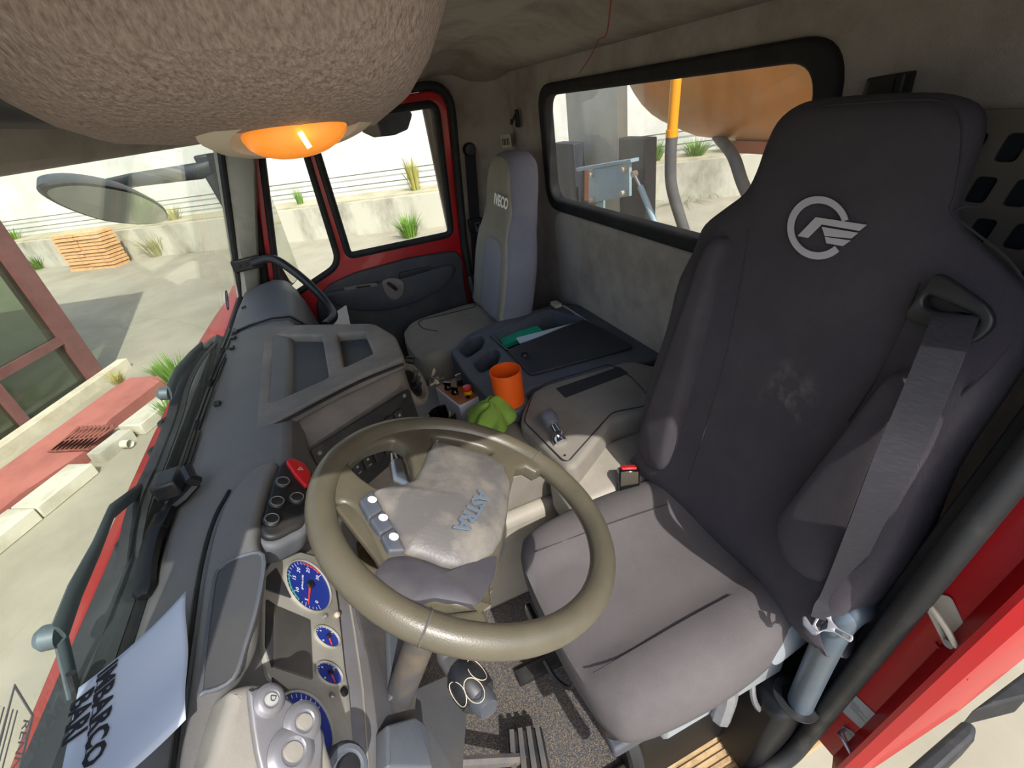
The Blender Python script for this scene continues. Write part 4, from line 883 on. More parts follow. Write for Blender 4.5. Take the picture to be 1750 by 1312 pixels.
# ================================================================== STEERING WHEEL
WC = V((.067, .522, -.526)); Wn = V((math.sin(math.radians(27.25)) * .9977, -.0678, math.cos(math.radians(27.25)) * .9977)).normalized()
WPl = plane(WC, Wn); WLF = Fr(WC, (0, 1, 0), n=Wn)
def wc(pts, c=0.0):
    pl = plane(WC + Wn * c, Wn); return [WLF.L(aP((520 + a / 2.915, 700 + b / 2.915), pl)) for a, b in pts]
sw = thing('steering_wheel', 'large olive-grey steering wheel with a dusty worn hub', 'steering wheel', WC + V((0, 0, -.13)))
RM = .2155
MB().tube([WLF.P(RM * math.cos(2 * math.pi * i / 96), RM * math.sin(2 * math.pi * i / 96)) for i in range(96)], .0195, 18, closed=True).build('rim', 'rim_leather', sw)
for px in [(1130, 270), (600, 1100)]:
    a, b = wc([px])[0]; an = math.atan2(b, a); c_ = WLF.P(RM * math.cos(an), RM * math.sin(an)); rd = (WLF.u * math.cos(an) + WLF.v * math.sin(an))
    MB().tube([c_ + (rd * math.cos(2 * math.pi * i / 20) + Wn * math.sin(2 * math.pi * i / 20)) * .0197 for i in range(20)], .0014, 5, closed=True).build('rim_stitch', 'rim_dark', sw)
oA = [(222, 272), (240, 238), (300, 205), (420, 168), (470, 182), (518, 222), (540, 330), (528, 372), (440, 414), (370, 408), (290, 360), (240, 312)]
oB = [(150, 520), (168, 478), (215, 486), (260, 524), (310, 604), (368, 720), (398, 790), (384, 806), (330, 786), (262, 738), (196, 660), (160, 590)]
oC = [(640, 150), (700, 150), (800, 170), (900, 200), (930, 226), (900, 238), (800, 208), (655, 178)]
oD = [(1052, 300), (1100, 292), (1150, 322), (1265, 425), (1365, 570), (1405, 720), (1395, 850), (1325, 975), (1225, 1045), (1100, 1084), (985, 1074), (905, 1036), (866, 1000), (940, 880), (970, 740), (1000, 600), (1022, 420)]
oE = [(560, 988), (620, 972), (700, 977), (760, 992), (850, 1004), (780, 1018), (640, 1032)]
inner = wc([(905, 1036), (866, 1000), (940, 880), (970, 740), (1000, 600), (1022, 420), (1052, 300), (1100, 292), (1150, 322)])
a1 = math.atan2(inner[-1][1], inner[-1][0]); a0 = math.atan2(inner[0][1], inner[0][0]); mid = wc([(1405, 720)])[0]; am = math.atan2(mid[1], mid[0])
ccw = (a0 - a1) % (2 * math.pi)
if (am - a1) % (2 * math.pi) < ccw: ccw -= 2 * math.pi        # go round the other way, clear of the large opening
arc_ = [(.206 * math.cos(a1 + ccw * k / 60), .206 * math.sin(a1 + ccw * k / 60)) for k in range(61)]
MB().plate(Fr(WLF.P(0, 0, -.020), WLF.u, n=Wn), [inner + arc_] + [cr(wc(o), 4) for o in (oA, oB, oC, oE)], .028, .008, 3).build('spokes', 'rim_leather', sw, ang=60)
hub = [(640, 182), (760, 212), (900, 250), (985, 300), (1018, 390), (1000, 540), (975, 660), (930, 740), (850, 800), (760, 822), (680, 808), (590, 770), (492, 742), (455, 660), (400, 560), (330, 440), (370, 428), (440, 424), (530, 388), (575, 320), (605, 240)]
hubc = wc([(720, 520)])[0]
MB().pillow(Fr(WLF.P(0, 0, .006), WLF.u, n=Wn), rp(wc(hub), .004, 2), [(1.0, -.03), (1.0, 0), (.985, .007), (.94, .012), (.85, .017), (.6, .024), (.3, .028), (0.01, .029)], ctr=hubc).build('hub_cover', 'hub_worn', sw, ang=40)
low = [(400, 760), (492, 748), (590, 776), (680, 815), (760, 828), (850, 806), (960, 742), (940, 860), (860, 1005), (760, 985), (640, 965), (540, 985), (430, 930), (330, 840)]
MB().pillow(Fr(WLF.P(0, 0, .003), WLF.u, n=Wn), rp(wc(low), .006, 2), [(1.0, -.03), (1.0, 0), (.97, .006), (.8, .010), (.4, .012), (0.01, .012)]).build('hub_lower', 'hub_lower', sw, ang=40)  # darker than the hub cover; the shadow on the lower hub is coloured in
MB().tube([WLF.P(a, b, .012) for a, b in wc([(655, 180), (620, 240), (590, 320)])], .0012, 5).build('hub_seam', 'lamp_bezel', sw)
sb = [[(262, 492), (326, 440), (382, 536), (312, 582)], [(314, 586), (384, 540), (436, 622), (366, 662)], [(368, 668), (438, 626), (492, 742), (408, 748)]]
for i, q in enumerate(sb):
    b_ = MB().plate(Fr(WLF.P(0, 0, .004), WLF.u, n=Wn), [rp(wc(q), .004)], .012, .003, 2).build('thumb_button', 'button_blue', sw)
    d = wc([[(326, 492), (380, 582), (432, 678)][i]])[0]; MB().plate(Fr(WLF.P(d[0], d[1], .0162), WLF.u, n=Wn), [circ(.0062, 16)], .0008).build('dot', 'white', b_)
MB().plate(Fr(WLF.P(0, 0, -.004), WLF.u, n=Wn), [rp(wc([(150, 490), (200, 470), (258, 500), (408, 760), (385, 808), (350, 745)]), .004)], .008, .002).build('thumb_trim', 'rim_leather', sw)
P0 = plane(WC + Wn * .0355, Wn)
tf = pfr(P0, (520 + 838 / 2.915, 700 + 503 / 2.915), (520 + 785 / 2.915, 700 + 585 / 2.915))
MB().text(tf, 'ASTRA', .030, .003, sx=1.05, bold=.0008).build('lettering', 'hub_letter', sw, label='raised blue-grey maker lettering')
# column
cl_o = WC - Wn * .03
colm = thing('steering_column', 'dusty steering column shroud below the wheel', 'steering column', WC - Wn * .95)
MB().lathe(cl_o, -Wn, [(.055, 0), (.072, .02), (.072, .06), (.060, .10), (.040, .13), (.030, .26)], 24).build('shroud', 'hub_lower', colm, ang=50)
MB().lathe(cl_o - Wn * .25, -Wn, [(.028, 0), (.028, .30), (.024, .32), (.024, .68)], 16).build('tube', 'dirty_metal', colm)
# stalks
s2 = thing('wiper_stalk', 'silver stalk with black tip on the far side of the wheel', 'stalk', aZ(690, 850, -.6))
pa = WC - Wn * .06 + V((0, .05, 0)); pb = aZ(684, 815, -.585); pc = aZ(676, 782, -.585)
MB().tube([pa, pa.lerp(pb, .7), pb.lerp(pc, -.3), pb.lerp(pc, .55)], [.010, .014, .021, .020], 12, flat=.8).build('lever', 'steel', s2)
MB().tube([pb.lerp(pc, .55), pc], [.0205, .016], 12, flat=.8).build('tip', 'gloss_black', s2)
s1 = thing('light_stalk', 'thick black stalk with pale ring marks below the wheel rim', 'stalk', V((0, .4, -.77)))
a_ = WC - Wn * .13 + V((-.03, -.03, 0)); b_ = aY(765, 1120, .455); c_ = aY(788, 1150, .42); d_ = aY(818, 1190, .385); e_ = aY(836, 1212, .36)
MB().tube([a_, a_.lerp(b_, .6), b_, c_], [.016, .015, .018, .020], 14).build('lever', 'dirty_metal', s1)
MB().tube([b_.lerp(c_, .7), c_, c_.lerp(d_, .5), d_, d_.lerp(e_, .2)], [.018, .027, .031, .029, .024], 18).build('grip', 'black_plastic', s1)
MB().tube([d_, d_.lerp(e_, .7), e_], [.021, .019, .015], 16).build('end_button', 'dark_plastic', s1)
ax = (e_ - b_).normalized(); tw = -ray(800, 1170).normalized(); tw = (tw - tw.dot(ax) * ax).normalized(); sd = ax.cross(tw)
for an, off in ((-.75, .0), (.75, .004), (0, .02)):
    ctr = c_.lerp(d_, .5) + ax * off; rad = tw * math.cos(an) + sd * math.sin(an); tg = ax.cross(rad)
    MB().tube([ctr + rad * .0305 * math.cos(.42 * math.sin(2 * math.pi * i / 20)) + tg * (.0125 * math.sin(2 * math.pi * i / 20)) + ax * (.019 * math.cos(2 * math.pi * i / 20)) for i in range(20)], .0007, 5, closed=True).build('ring_mark', 'lamp_bezel', s1)

# ================================================================== DRIVER SEAT
BT = V((.22, 0, .87)).normalized(); BN = V((-.87, 0, .22)).normalized()
SBO = V((.60, .553, -.95)); SBF = Fr(SBO, (0, -1, 0), n=BN); SBP = plane(SBO, BN)
if SBF.v.z < 0: SBF.v = -SBF.v
hw = [(0.0, .265), (.05, .292), (.16, .305), (.28, .312), (.42, .296), (.55, .300), (.63, .300), (.67, .284), (.71, .245), (.745, .208), (.785, .194), (.83, .190), (.87, .178), (.893, .145), (.902, .08)]
half = [(w, s) for s, w in hw]; outl = cr([(a * (1 - .13 * sm(b, .66, .76)) - .024 * sm(b, .62, .76), b) for a, b in half] + [(-a * (1 - .13 * sm(b, .66, .76)) - .024 * sm(b, .62, .76), b) for a, b in reversed(half)], 3)
seat = thing('driver_chair', 'dark grey high-back driver seat with an emblem on the headrest', 'seat', V((.45, .555, FZ)))
def bol(a, b, s): return .030 * sm(abs(a), .15, .26) * (1 - sm(b, .52, .64)) - .012 * (1 - sm(abs(a), .0, .2)) * (1 - sm(b, .45, .6)) + .012 * sm(b, .80, .87) * (1 - sm(abs(a), .10, .2))
MB().pillow(SBF, outl, [(.3, -.125), (.9, -.125), (.975, -.115), (1.0, -.09), (1.0, -.035), (.99, -.012), (.97, .0), (.93, .008), (.86, .012), (.78, .012), (.68, .012), (.56, .012), (.42, .012), (.25, .012), (.1, .012), (.005, .012)], ctr=(0, .45), extra=bol, depth=lambda b: .45 - .13 * sm(b, .35, .62)).build('backrest', 'seat_dark', seat, ang=60)
# side bolsters
def capsule(pl, p0, p1, w, hgt, mat, name, parent, taper=.8, n=9):
    A = aP(p0, pl); B = aP(p1, pl); f = Fr(A, B - A, n=pl[1]); L_ = (B - A).length
    o = []
    for i in range(n): t = math.pi / 2 + math.pi * i / (n - 1); o.append((w * taper * math.cos(t), w * taper * math.sin(t)))
    for i in range(n): t = -math.pi / 2 + math.pi * i / (n - 1); o.append((L_ + w * math.cos(t), w * math.sin(t)))
    return MB().pillow(f, o, [(1.0, -.04), (1.0, -.005), (.985, hgt * .45), (.95, hgt * .72), (.86, hgt * .93), (.6, hgt), (.2, hgt), (.01, hgt)], ctr=(L_ * .5, 0)).build(name, mat, parent, ang=70)
SB2 = plane(SBO + BN * .02, BN)
capsule(SB2, (1560, 655), (1396, 928), .066, .042, 'seat_dark', 'side_bolster', seat, .35)
capsule(SB2, (1232, 420), (1124, 768), .056, .034, 'seat_dark', 'side_bolster', seat, .35)
SB3 = plane(SBO + BN * .016, BN)
def seam(pl, pts, parent, r=.0016, name='seam', mat='seam'): return MB().tube(bz([aP(p, pl) for p in pts], 5), r, 5).build(name, mat, parent)
seam(plane(SBO + BN * .026, BN), [(1410, 180), (1520, 172), (1610, 172), (1640, 200), (1643, 260), (1632, 330), (1625, 362), (1660, 392), (1720, 440), (1752, 480)], seat)
seam(plane(SBO + BN * .020, BN), [(1625, 362), (1650, 352), (1672, 352)], seat)
seam(plane(SBO + BN * .034, BN), [(1752, 560), (1690, 632), (1620, 700), (1560, 800)], seat)
seam(plane(SBO + BN * .030, BN), [(1280, 392), (1268, 470), (1245, 590), (1212, 710), (1176, 822)], seat)
seam(plane(SBO + BN * .026, BN), [(1572, 482), (1540, 560), (1500, 642), (1450, 720)], seat)
# emblem: ring with wing
EP = plane(SBO + BN * .016, BN); ef = pfr(EP, (1398, 390), (1460, 390)); el = lambda pts: loc(ef, EP, pts)
em = thing('seat_emblem_tmp', '', '', ef.o) if False else None
def ringseg(cx, cy, ro_x, ro_y, ri_x, ri_y, a0, a1, n=40):
    o = []
    for i in range(n + 1): a = math.radians(a0 + (a1 - a0) * i / n); o.append((cx + ro_x * math.cos(a), cy + ro_y * math.sin(a)))
    for i in range(n, -1, -1): a = math.radians(a0 + (a1 - a0) * i / n); o.append((cx + ri_x * math.cos(a), cy + ri_y * math.sin(a)))
    return o
c0 = 1.0
def cpx(x, y): return (1150 + x / 2.915, 100 + y / 2.915)
ring_px = [cpx(x, y) for x, y in ringseg(727, 843, 154, 158, 123, 122, 48, 345)]
emb = MB().plate(ef, [el(ring_px)], .002, c0=.0).build('emblem_ring', 'emblem', seat, label='pale printed ring of the headrest emblem')
for pts in ([(624, 884), (715, 790), (968, 828), (930, 858), (742, 826), (675, 893)], [(745, 838), (925, 868), (890, 896), (760, 884)], [(760, 888), (888, 906), (848, 934), (768, 920)]):
    MB().plate(ef, [el([cpx(x, y) for x, y in pts])], .002, c0=.0).build('emblem_wing', 'emblem', seat)
# belt guide
GP = plane(SBO + BN * .034, BN); gf_ = Fr(GP[0], (0, -1, 0), n=BN)
if gf_.v.z < 0: gf_.v = -gf_.v
gl = lambda pts: loc(gf_, GP, pts)
MB().plate(gf_, [rp(gl([(1605, 466), (1620, 470), (1690, 518), (1706, 545), (1698, 565), (1664, 590), (1546, 542)]), .012, 4), rp(gl([(1582, 512), (1592, 503), (1606, 508), (1672, 538), (1681, 548), (1668, 556), (1600, 530), (1584, 524)]), .006, 4)], .014, .004, 2, c0=-.004).build('belt_guide', 'black_plastic', seat, ang=50)
MB().plate(gf_, [rp(gl([(1575, 498), (1600, 496), (1690, 540), (1672, 562), (1590, 535)]), .006)], .002, c0=-.008).build('belt_guide_slot', 'black', seat)
# cushion
CZ = -.958; CU = Fr((.43, .555, CZ), (1, 0, 0), (0, 1, 0))
co_ = [(-.255, .145), (-.235, .215), (-.19, .245), (-.03, .262), (.13, .250), (.25, .215), (.27, 0), (.25, -.195), (.13, -.235), (-.03, -.248), (-.19, -.235), (-.24, -.195), (-.258, -.10), (-.262, .02)]
def cush(a, b, s): return .020 * sm(abs(b), .10, .16) * (1 - sm(abs(b), .19, .27)) - .006 * (1 - sm(abs(b), .0, .14)) - .02 * sm(-a, .16, .26)
MB().pillow(CU, cr(co_, 5), [(.4, -.115), (.92, -.112), (.985, -.095), (1.0, -.06), (1.0, -.025), (.985, -.006), (.95, .006), (.89, .012), (.8, .014), (.7, .014), (.6, .014), (.5, .014), (.35, .014), (.15, .014), (.01, .014)], extra=cush).build('cushion', 'seat_cushion', seat, ang=60)
for pts in ([(913, 943), (985, 916), (1060, 888), (1140, 862)], [(1015, 1150), (1080, 1112), (1170, 1060), (1251, 1016)]):
    seam(plane((0, 0, CZ + .031), (0, 0, 1)), pts, seat, .0016)
seam(plane((0, 0, CZ - .012), (0, 0, 1)), [(1062, 1222), (1150, 1178), (1240, 1130), (1282, 1080), (1290, 1045)], seat, .0014)
MB().plate(Fr((.43, .555, CZ - .15), (1, 0, 0), (0, 1, 0)), [rp([(-.24, -.20), (.24, -.21), (.24, .21), (-.24, .20)], .03)], .05, .01, 2).build('seat_pan', 'black_plastic', seat)
MB().box((.26, .37, FZ), (.62, .74, CZ - .15)).build('pedestal', 'black', seat, bevel=.02)
for y in (.38, .70): MB().box((.10, y, FZ), (.72, y + .035, FZ + .035)).build('floor_rail', 'rubber_dust', seat)
MB().box((.30, .335, CZ - .20), (.62, .375, CZ - .085)).build('side_cover', 'seat_base_grey', seat, bevel=.012)
p = aZ(1325, 1100, -1.0); MB().pillow(Fr(V((.58, .335, -1.0)), (1, 0, .1), n=(0, -1, .2)), rp([(-.05, -.045), (.10, -.03), (.13, .03), (.02, .05), (-.05, .02)], .03, 5), [(1, -.03), (1, 0), (.9, .014), (.5, .02), (0.01, .02)]).build('recliner_cover', 'seat_base_grey', seat)
for px, py, w, n_ in ((1078, 1252, .05, 1), (1155, 1205, .034, 1)):
    q = aY(px, py, .36); MB().box(q + V((-w, -.018, -.022)), q + V((w * .7, .03, .012))).build('height_lever', 'dark_plastic', seat, bevel=.008, seg=3)
MB().tube(bz([V((.24, .40, -1.10)), aY(1085, 1290, .34), aY(1090, 1330, .33)], 5), .016, 8).build('lever_arm', 'rubber_dust', seat)
q = aY(1250, 1190, .32); MB().tube(bz([q + V((0, .03, .07)), q + V((0, .01, .0)), q + V((-.02, 0, -.07))], 5), [.016] * 5 + [.02] * 6, 8).build('release_handle', 'steel_dull', seat)
MB().tube(bz([aY(1285, 1145, .36), aY(1290, 1200, .33), aY(1325, 1235, .31)], 6), .007, 8).build('adjust_rod', 'steel_dull', seat)
MB().tube(bz([aZ(930, 1128, -1.2), aZ(950, 1160, -1.22), aZ(975, 1175, -1.22), aZ(990, 1150, -1.2)], 5), .006, 6).build('front_bail', 'black_plastic', seat)
MB().plate(Fr(V((.165, .62, -1.07)), (0, 1, 0), n=(-1, 0, .2)), [rp([(-.05, -.02), (.06, -.02), (.06, .01), (-.05, .01)], .006)], .012, .003).build('front_latch', 'gloss_black', seat)
# driver belt
db = thing('driver_seat_belt', 'dark seat belt hanging from the driver backrest to its metal tongue', 'seat belt', V((.50, .27, -.86)))
p0 = aP((1632, 534), plane(SBO + BN * .03, BN)); pg = aP((1625, 560), plane(SBO + BN * .054, BN)); p1 = aP((1560, 720), plane(SBO + BN * .08, BN)); p2 = aP((1500, 850), plane(SBO + BN * .10, BN)); p3 = aY(1432, 1005, .285); p4 = aY(1409, 1060, .275)
pth = bz([p0, pg, p1, p2, p3, p4], 8); vd = ray(1500, 800).normalized()
sid = []
for i, p in enumerate(pth):
    t = i / (len(pth) - 1); sid.append(V((.1, -1, .15)) * (1 - sm(t, .15, .75)) + V((.85, -.45, .1)) * sm(t, .15, .75))
MB().strap(pth, .047, .002, sid).build('webbing', 'belt', db)
MB().strap(bz([aY(1398, 1046, .31), aY(1372, 1036, .335), aY(1345, 1048, .35), aY(1322, 1072, .37)], 6), .036, .003, V((.25, .1, 1))).build('lap_webbing', 'belt', db)
tpl = plane(p4, -ray(1410, 1065).normalized() + V((0, 0, .4)).normalized() * .2); tf = Fr(tpl[0], aP((1455, 1092), tpl) - aP((1375, 1058), tpl), n=tpl[1])
tl = lambda pts: loc(tf, tpl, pts)
s4 = lambda x, y: (1300 + x / 4.525, 950 + y / 4.525)
MB().plate(tf, [rp(tl([s4(*p) for p in [(320, 470), (345, 465), (395, 540), (450, 430), (500, 385), (535, 410), (550, 500), (600, 560), (715, 615), (715, 650), (690, 672), (560, 590), (480, 580), (440, 610), (390, 605), (320, 530)]]), .003), rp(tl([s4(*p) for p in [(425, 530), (475, 450), (520, 500), (510, 560), (450, 580)]]), .002), rp(tl([s4(*p) for p in [(575, 560), (690, 620), (680, 645), (570, 585)]]), .002)], .004, .001, 2).build('tongue', 'steel_dull', db, label='shiny metal belt tongue')
MB().plate(tf, [rp(tl([s4(*p) for p in [(318, 470), (345, 462), (400, 545), (450, 585), (440, 615), (390, 608), (320, 530)]]), .003)], .010, .003, 2, c0=-.003).build('tongue_cover', 'grey_knob', db)
# buckle
bk = thing('seat_belt_buckle', 'belt buckle with red button between driver seat and console', 'buckle', aZ(1085, 820, -1.02))
bp = aZ(1075, 800, -.895); bd = V((.25, .35, .95)).normalized(); bs = V((.93, -.3, 0)); bs = (bs - bs.dot(bd) * bd).normalized()
bfr = Fr(bp, bs, bd)
MB().fbox(bfr, -.030, .026, -.085, .0, -.016, .016).build('body', 'gloss_black', bk, bevel=.005)
MB().fbox(bfr, -.022, .018, -.001, .006, -.012, .012).build('release_button', 'red_plastic', bk, bevel=.002)
MB().tube([aZ(1100, 800, -.95), aZ(1102, 785, -.96), aZ(1110, 775, -.99)], .012, 8).build('stalk', 'seat_base_grey', bk)
# grab tube beside the seat
gt = thing('grab_tube', 'thick blue-grey tube beside the driver seat at the door', 'tube', V((.49, .235, -1.0)))
MB().tube(bz([aX(1368, 1200, .60), aX(1395, 1140, .60), aX(1420, 1088, .60), aX(1436, 1062, .61), aX(1458, 1042, .63), aX(1488, 1032, .68)], 7), .0245, 18).build('pipe', 'steel_blue', gt)
q = aX(1368, 1200, .60); MB().lathe(q + V((0, .01, -.006)), (.2, -.1, 1), [(.046, 0), (.046, .004), (.03, .005), (.03, .0)], 24).build('floor_collar', 'black_plastic', gt)
MB().prism([(.50, .275, FZ), (.80, .275, FZ), (.80, .275, q.z - .05), (.62, .275, q.z - .02), (.56, .275, q.z - .05)], (0, .13, 0)).build('socket', 'black', gt, bevel=.02)  # black block added to stand for the dark area round the tube foot

# ================================================================== PASSENGER SEAT
PY = 2.14; PSO = V((.63, PY, -.96)); PSF = Fr(PSO, (0, -1, 0), n=BN); PSP = plane(PSO, BN)
if PSF.v.z < 0: PSF.v = -PSF.v
hw = [(0.0, .205), (.06, .225), (.18, .235), (.30, .230), (.40, .205), (.47, .178), (.54, .170), (.62, .152), (.68, .140), (.73, .125), (.765, .09), (.78, .04)]
half = [(w, s) for s, w in hw]; outl = cr(half + [(-a, b) for a, b in reversed(half)], 3)
ps_ = thing('passenger_chair', 'worn grey passenger seat with lettering on the headrest', 'seat', V((.45, PY, FZ)))
MB().pillow(PSF, outl, [(.3, -.115), (.88, -.115), (.96, -.105), (1.0, -.085), (1.0, -.03), (.985, -.008), (.955, .006), (.90, .014), (.8, .016), (.65, .016), (.5, .016), (.3, .016), (.01, .016)], ctr=(0, .40), extra=lambda a, b, s: .022 * sm(abs(a), .10, .19) * (1 - sm(b, .42, .55)) + .012 * sm(b, .52, .66)).build('backrest', 'pseat_side', ps_, ang=60)
def pin(sc, o, cb=.4): return [(a * sc, cb + (b - cb) * sc) for a, b in o]
MB().pillow(Fr(PSF.P(0, 0, .016), PSF.u, n=BN), pin(.93, outl), [(1, -.012), (.985, .004), (.95, .008), (.8, .009), (.6, .008), (.4, .008), (.2, .008), (.01, .008)], ctr=(0, .40), extra=lambda a, b, s: .022 * sm(abs(a), .10, .19) * (1 - sm(b, .42, .55)) + .012 * sm(b, .52, .66)).build('back_cover', 'pseat_olive', ps_, ang=60)
MB().pillow(Fr(PSF.P(0, 0, .026), PSF.u, n=BN), cr([(.12, .03), (.135, .15), (.13, .30), (.105, .385), (.05, .405), (-.05, .405), (-.105, .385), (-.13, .30), (-.135, .15), (-.12, .03)], 4), [(1, -.012), (.97, .004), (.9, .008), (.6, .010), (.01, .010)]).build('back_insert', 'pseat_main', ps_, ang=60)
tp = plane(PSO + BN * .056, BN); tf = pfr(tp, (856, 345), (871, 352))
MB().text(tf, 'IVECO', .062, .0012, sx=.95, bold=.0022).build('lettering', 'white', ps_, label='pale maker lettering on the headrest')
PCU = Fr((.44, PY, -.965), (1, 0, 0), (0, 1, 0))
pco = [(-.26, .12), (-.24, .20), (-.18, .245), (0, .265), (.2, .25), (.24, 0), (.2, -.25), (0, -.268), (-.17, -.25), (-.235, -.20), (-.262, -.10), (-.268, .02)]
MB().pillow(PCU, cr(pco, 5), [(.4, -.17), (.9, -.165), (.97, -.14), (1.0, -.09), (1.0, -.03), (.98, -.006), (.94, .006), (.87, .012), (.75, .012), (.5, .010), (.25, .010), (.01, .010)], extra=lambda a, b, s: .012 * sm(abs(b), .12, .2) - .02 * sm(-a, .15, .26)).build('cushion', 'pseat_olive', ps_, ang=60)
seam(plane((0, 0, -.940), (0, 0, 1)), [(748, 566), (722, 560), (718, 548), (760, 537), (800, 527), (812, 522), (806, 512)], ps_, .002)
MB().box((.26, PY - .2, FZ), (.66, PY + .2, -1.12)).build('pedestal', 'black', ps_, bevel=.03)
MB().tube([V((.62, PY + .27, -.80)), V((.62, PY + .255, -.92))], .02, 8).build('recliner_knob', 'black_plastic', ps_)
# passenger belt
pbt = thing('passenger_seat_belt', 'dark seat belt hanging on the wall behind the passenger door', 'seat belt', V((.80, 2.57, -.95)))
u0 = aY(803, 256, 2.585); u1 = aY(812, 382, 2.575); u2 = aY(817, 470, 2.57)
MB().strap([u0, u0.lerp(u1, .5), u1, u2], .058, .003, V((1, 0, 0))).build('webbing', 'belt', pbt)
MB().lathe(u0 + V((0, .02, .0)), (0, -1, 0), [(.034, 0), (.034, .02), (.026, .03), (0, .032)], 18).build('anchor', 'black_plastic', pbt)
MB().box(u1 + V((-.04, -.02, -.04)), u1 + V((.04, .004, .03))).build('tongue_holder', 'black_plastic', pbt, bevel=.006)
fz = Fr(u1 + V((0.005, -.021, -.012)), (1, 0, 0), n=(0, -1, 0))
MB().plate(fz, [rp([(-.014, -.03), (.014, -.03), (.014, .022), (-.014, .022)], .003), rp([(-.008, -.004), (.008, -.004), (.008, .015), (-.008, .015)], .002)], .002).build('tongue', 'steel', pbt)

# ================================================================== TUNNEL AND CONSOLES
S(MB().box((-.14, .96, FZ), (1.0, 1.92, -1.075)), 'floor_tunnel', 'tunnel_white', 'raised engine tunnel between the seats', 'tunnel', bevel=.03, seg=3)
cd = thing('centre_console', 'dark plastic storage console with cup holders against the rear wall', 'console', V((.65, 1.5, -1.07)))
KZ = -.885
kf = Fr((0, 0, KZ - .10), (1, 0, 0), (0, 1, 0))
top_o = [(768, 600), (800, 570), (838, 552), (940, 521), (988, 519), (1137, 607), (1060, 630), (908, 660), (872, 700), (848, 695), (800, 645)]
tray_h = [(838, 573), (940, 531), (1000, 546), (868, 600)]
cup1 = [(784, 597), (800, 578), (820, 570), (829, 580), (822, 595), (798, 611)]; cup2 = [(808, 620), (830, 600), (846, 593), (856, 604), (848, 622), (822, 637)]
occ = V((.386, 1.278, 0))
MB().plate(kf, [rp(zl(top_o, KZ), .03, 4), rp(zl(tray_h, KZ), .015, 4), rp(zl(cup1, KZ), .02, 4), rp(zl(cup2, KZ), .02, 4), circ(.062, 28, occ.x, occ.y)], .10, .010, 3).build('top', 'console_dark', cd, ang=45)
MB().plate(Fr((0, 0, -1.074), (1, 0, 0), (0, 1, 0)), [rp(zl(top_o, KZ), .03, 4)], .092, .004).build('body', 'recess', cd)
lidp = zl([(866, 602), (1000, 549), (1084, 596), (906, 644)], KZ)
lid = MB().plate(Fr((0, 0, KZ), (1, 0, 0), (0, 1, 0)), [rp(lidp, .02, 4)], .012, .004, 2).build('lid', 'lid_dark', cd, ang=45)
q = aZ(897, 608, KZ + .012); MB().lathe(q, (0, 0, 1), [(.014, 0), (.014, .006), (.010, .012), (.012, .02), (0, .021)], 16).build('lid_knob', 'black_plastic', lid)
MB().tube([V((a, b, KZ + .004)) for a, b in rp(zl(tray_h, KZ), .015, 4)], .004, 6, closed=True).build('tray_lip', 'console_dark', cd)
q = aZ(948, 522, KZ + .01); MB().box(q + V((-.01, -.03, -.005)), q + V((.025, .03, .012))).build('latch', 'lamp_bezel', cd, bevel=.003)
q = aZ(768, 617, -.93); MB().tube([aZ(789, 617, -.90), aZ(785, 632, -.95)], .013, 8).build('release_pin', 'black_plastic', cd)
# tray contents
fo = [aZ(x, y, KZ - .035) for x, y in [(852, 576), (918, 556), (926, 564), (860, 590)]]; MB().prism(fo, (0, 0, -.02)).build('green_folder', 'green_folder', label='green folder lying in the console tray', cat='folder')
fo = [aZ(x, y, KZ - .012) for x, y in [(882, 577), (1002, 546), (1000, 549), (888, 586)]]; MB().prism(fo, (0, 0, -.004)).build('paper_strip', 'paper_blue', label='pale blue paper edge sticking out of the console tray', cat='paper')
# orange cup
oc = thing('orange_cup', 'bright orange plastic cup standing in the console', 'cup', occ + V((0, 0, -.96)))
MB().lathe(occ + V((0, 0, -.965)), (0, 0, 1), [(.047, 0), (.050, .05), (.053, .205), (.0505, .205), (.0475, .05), (.044, .006), (0, .006)], 36).build('body', 'orange_cup', oc, ang=50)
# near console
nc = thing('lever_console', 'grey-beige console beside the driver seat with a chrome lever', 'console', V((.6, 1.05, -1.07)))
NZ = -.875
nt_o = [(908, 668), (930, 656), (1075, 614), (1140, 628), (1205, 690), (1105, 704), (1048, 716), (985, 796), (966, 798), (888, 724), (892, 700)]
MB().plate(Fr((0, 0, -1.075), (1, 0, 0), (0, 1, 0)), [rp(zl(nt_o, NZ), .025, 4)], .20, .018, 4).build('body', 'console_beige', nc, ang=45)
MB().plate(Fr((0, 0, -1.075), (1, 0, 0), (0, 1, 0)), [rp([(.36, .80), (.78, .80), (.78, .99), (.42, .99), (.36, .95)], .03, 4)], .13, .02, 3).build('lower_step', 'tunnel_white', nc, ang=45)
pan = zl([(912, 668), (935, 654), (1040, 622), (1080, 645), (1120, 690), (1046, 705), (972, 788), (962, 787), (895, 720)], NZ)
MB().tube([V((a, b, NZ + .001)) for a, b in rp(pan, .02, 4)], .0022, 5, closed=True).build('panel_joint', 'black_plastic', nc)
MB().plate(Fr((0, 0, NZ), (1, 0, 0), (0, 1, 0)), [rp(zl([(950, 664), (1058, 627), (1074, 638), (966, 680)], NZ), .004)], .002).build('black_strip', 'recess', nc)
MB().plate(Fr((0, 0, NZ), (1, 0, 0), (0, 1, 0)), [rp(zl([(918, 712), (940, 696), (968, 722), (969, 735), (956, 762), (950, 758)], NZ), .008)], .003, .001).build('lever_plate', 'console_beige', nc)
for p in [(965, 778), (1053, 627)]: MB().lathe(aZ(*p, NZ), (0, 0, 1), [(.004, 0), (.003, .002), (0, .002)], 8).build('screw', 'black', nc)
pl2 = thing('parking_brake', 'chrome lever with a grey knob on the side console', 'lever', aZ(953, 748, NZ))
